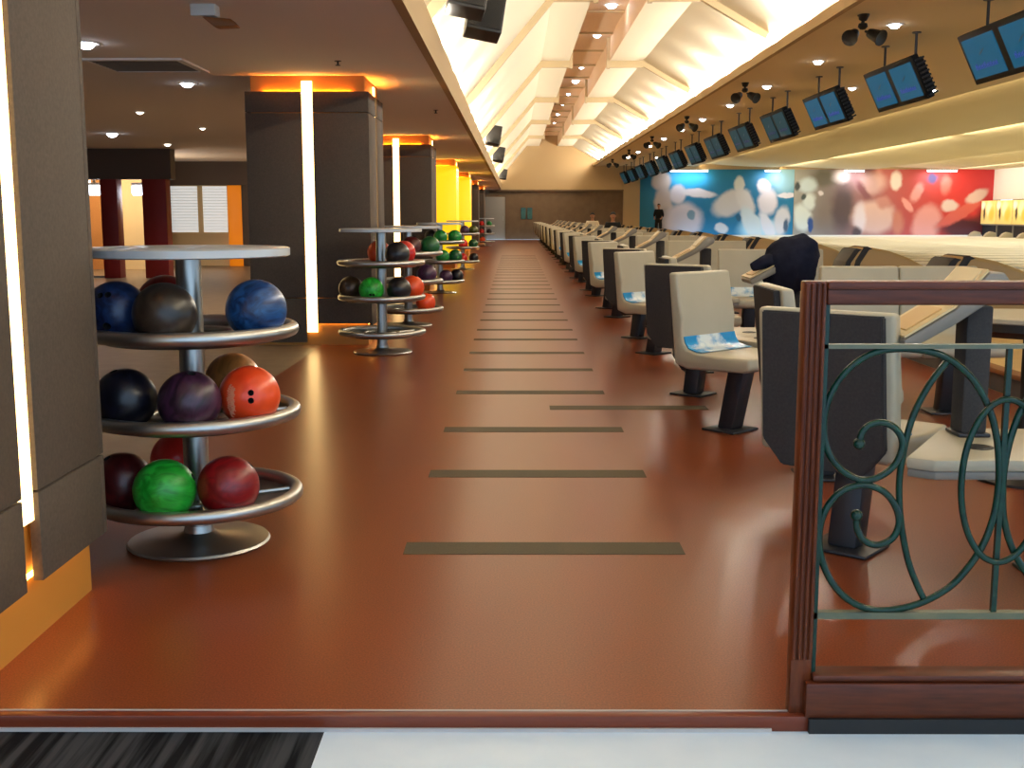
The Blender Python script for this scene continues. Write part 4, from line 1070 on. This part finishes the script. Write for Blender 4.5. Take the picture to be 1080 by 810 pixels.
bm = bmesh.new(); bx(bm, (XM - 0.006, -0.006, ZB + 0.25), (XM + 0.006, 0.006, ZB + 0.90)); obj('upright_bar', bm, IRON, f)
# second half of the panel, beyond the frame
rod('scroll', shift(OUT, 0.98)[10:28], dyy=0.0)
bm = bmesh.new(); bx(bm, (1.70, -0.006, ZB + 0.25), (1.712, 0.006, ZB + 0.90)); obj('upright_bar', bm, IRON, f)

# ------------------------------------------------------------------ light
WARM = (255, 245, 228)
y = 0.6
while y < 56.5:
    point('vault_uplight', (3.90, y, 3.77), 125, WARM, 0.04)
    point('vault_uplight', (-0.80, y, 2.66), 115, WARM, 0.04)
    y += 1.9625
for yy in (12, 27, 42, 54):
    ln_ = 14 if yy < 50 else 6
    area('lane_cove_light', (9.06, yy, 3.63), (12.0, yy, 3.72), 70 * ln_ / 14, (255, 230, 180), ln_, 0.06)
    area('lane_cove_light', (13.06, yy, 3.50), (16.0, yy, 3.58), 45 * ln_ / 14, (255, 230, 180), ln_, 0.06)
    area('lane_cove_light', (17.76, yy, 3.50), (21.0, yy, 3.58), 45 * ln_ / 14, (255, 230, 180), ln_, 0.06)
for yy in (14, 28, 42, 53):
    ln_ = 13 if yy < 50 else 6
    for xx in (13.06, 17.76):
        area('lane_fill_light', (xx, yy, 3.46), (xx + 3.0, yy, 0.6), 230 * ln_ / 13, (255, 244, 220), ln_, 0.08)  # unseen area lights added to brighten the lanes
area('pin_deck_fill_light', (21.6, 50, 3.38), (23.6, 50, 2.4), 100, (255, 250, 240), 13, 0.08)  # unseen light added to brighten the wall above the masking panels
w = bpy.data.worlds.new('world'); bpy.context.scene.world = w
w.use_nodes = True
w.node_tree.nodes['Background'].inputs[0].default_value = (0.52, 0.74, 1.0, 1)
w.node_tree.nodes['Background'].inputs[1].default_value = 1.9

# ------------------------------------------------------------------ camera
cam = bpy.data.cameras.new('camera'); co = bpy.data.objects.new('camera', cam); C.objects.link(co)
cam.sensor_width = 36; cam.lens = 40.0
cam.clip_end = 200; cam.clip_start = 0.05
co.location = (0, 0, H)
co.rotation_euler = (R(90) - math.atan(178 / 1200), 0, 3 / 1200)
sc = bpy.context.scene
sc.camera = co
sc.view_settings.view_transform = 'Standard'
sc.view_settings.look = 'None'
sc.view_settings.gamma = 1
sc.view_settings.use_curve_mapping = False
sc.view_settings.exposure = 0.0
sc.cycles.use_denoising = True
sc.cycles.sample_clamp_indirect = 6
sc.cycles.max_bounces = 8
sc.cycles.diffuse_bounces = 5
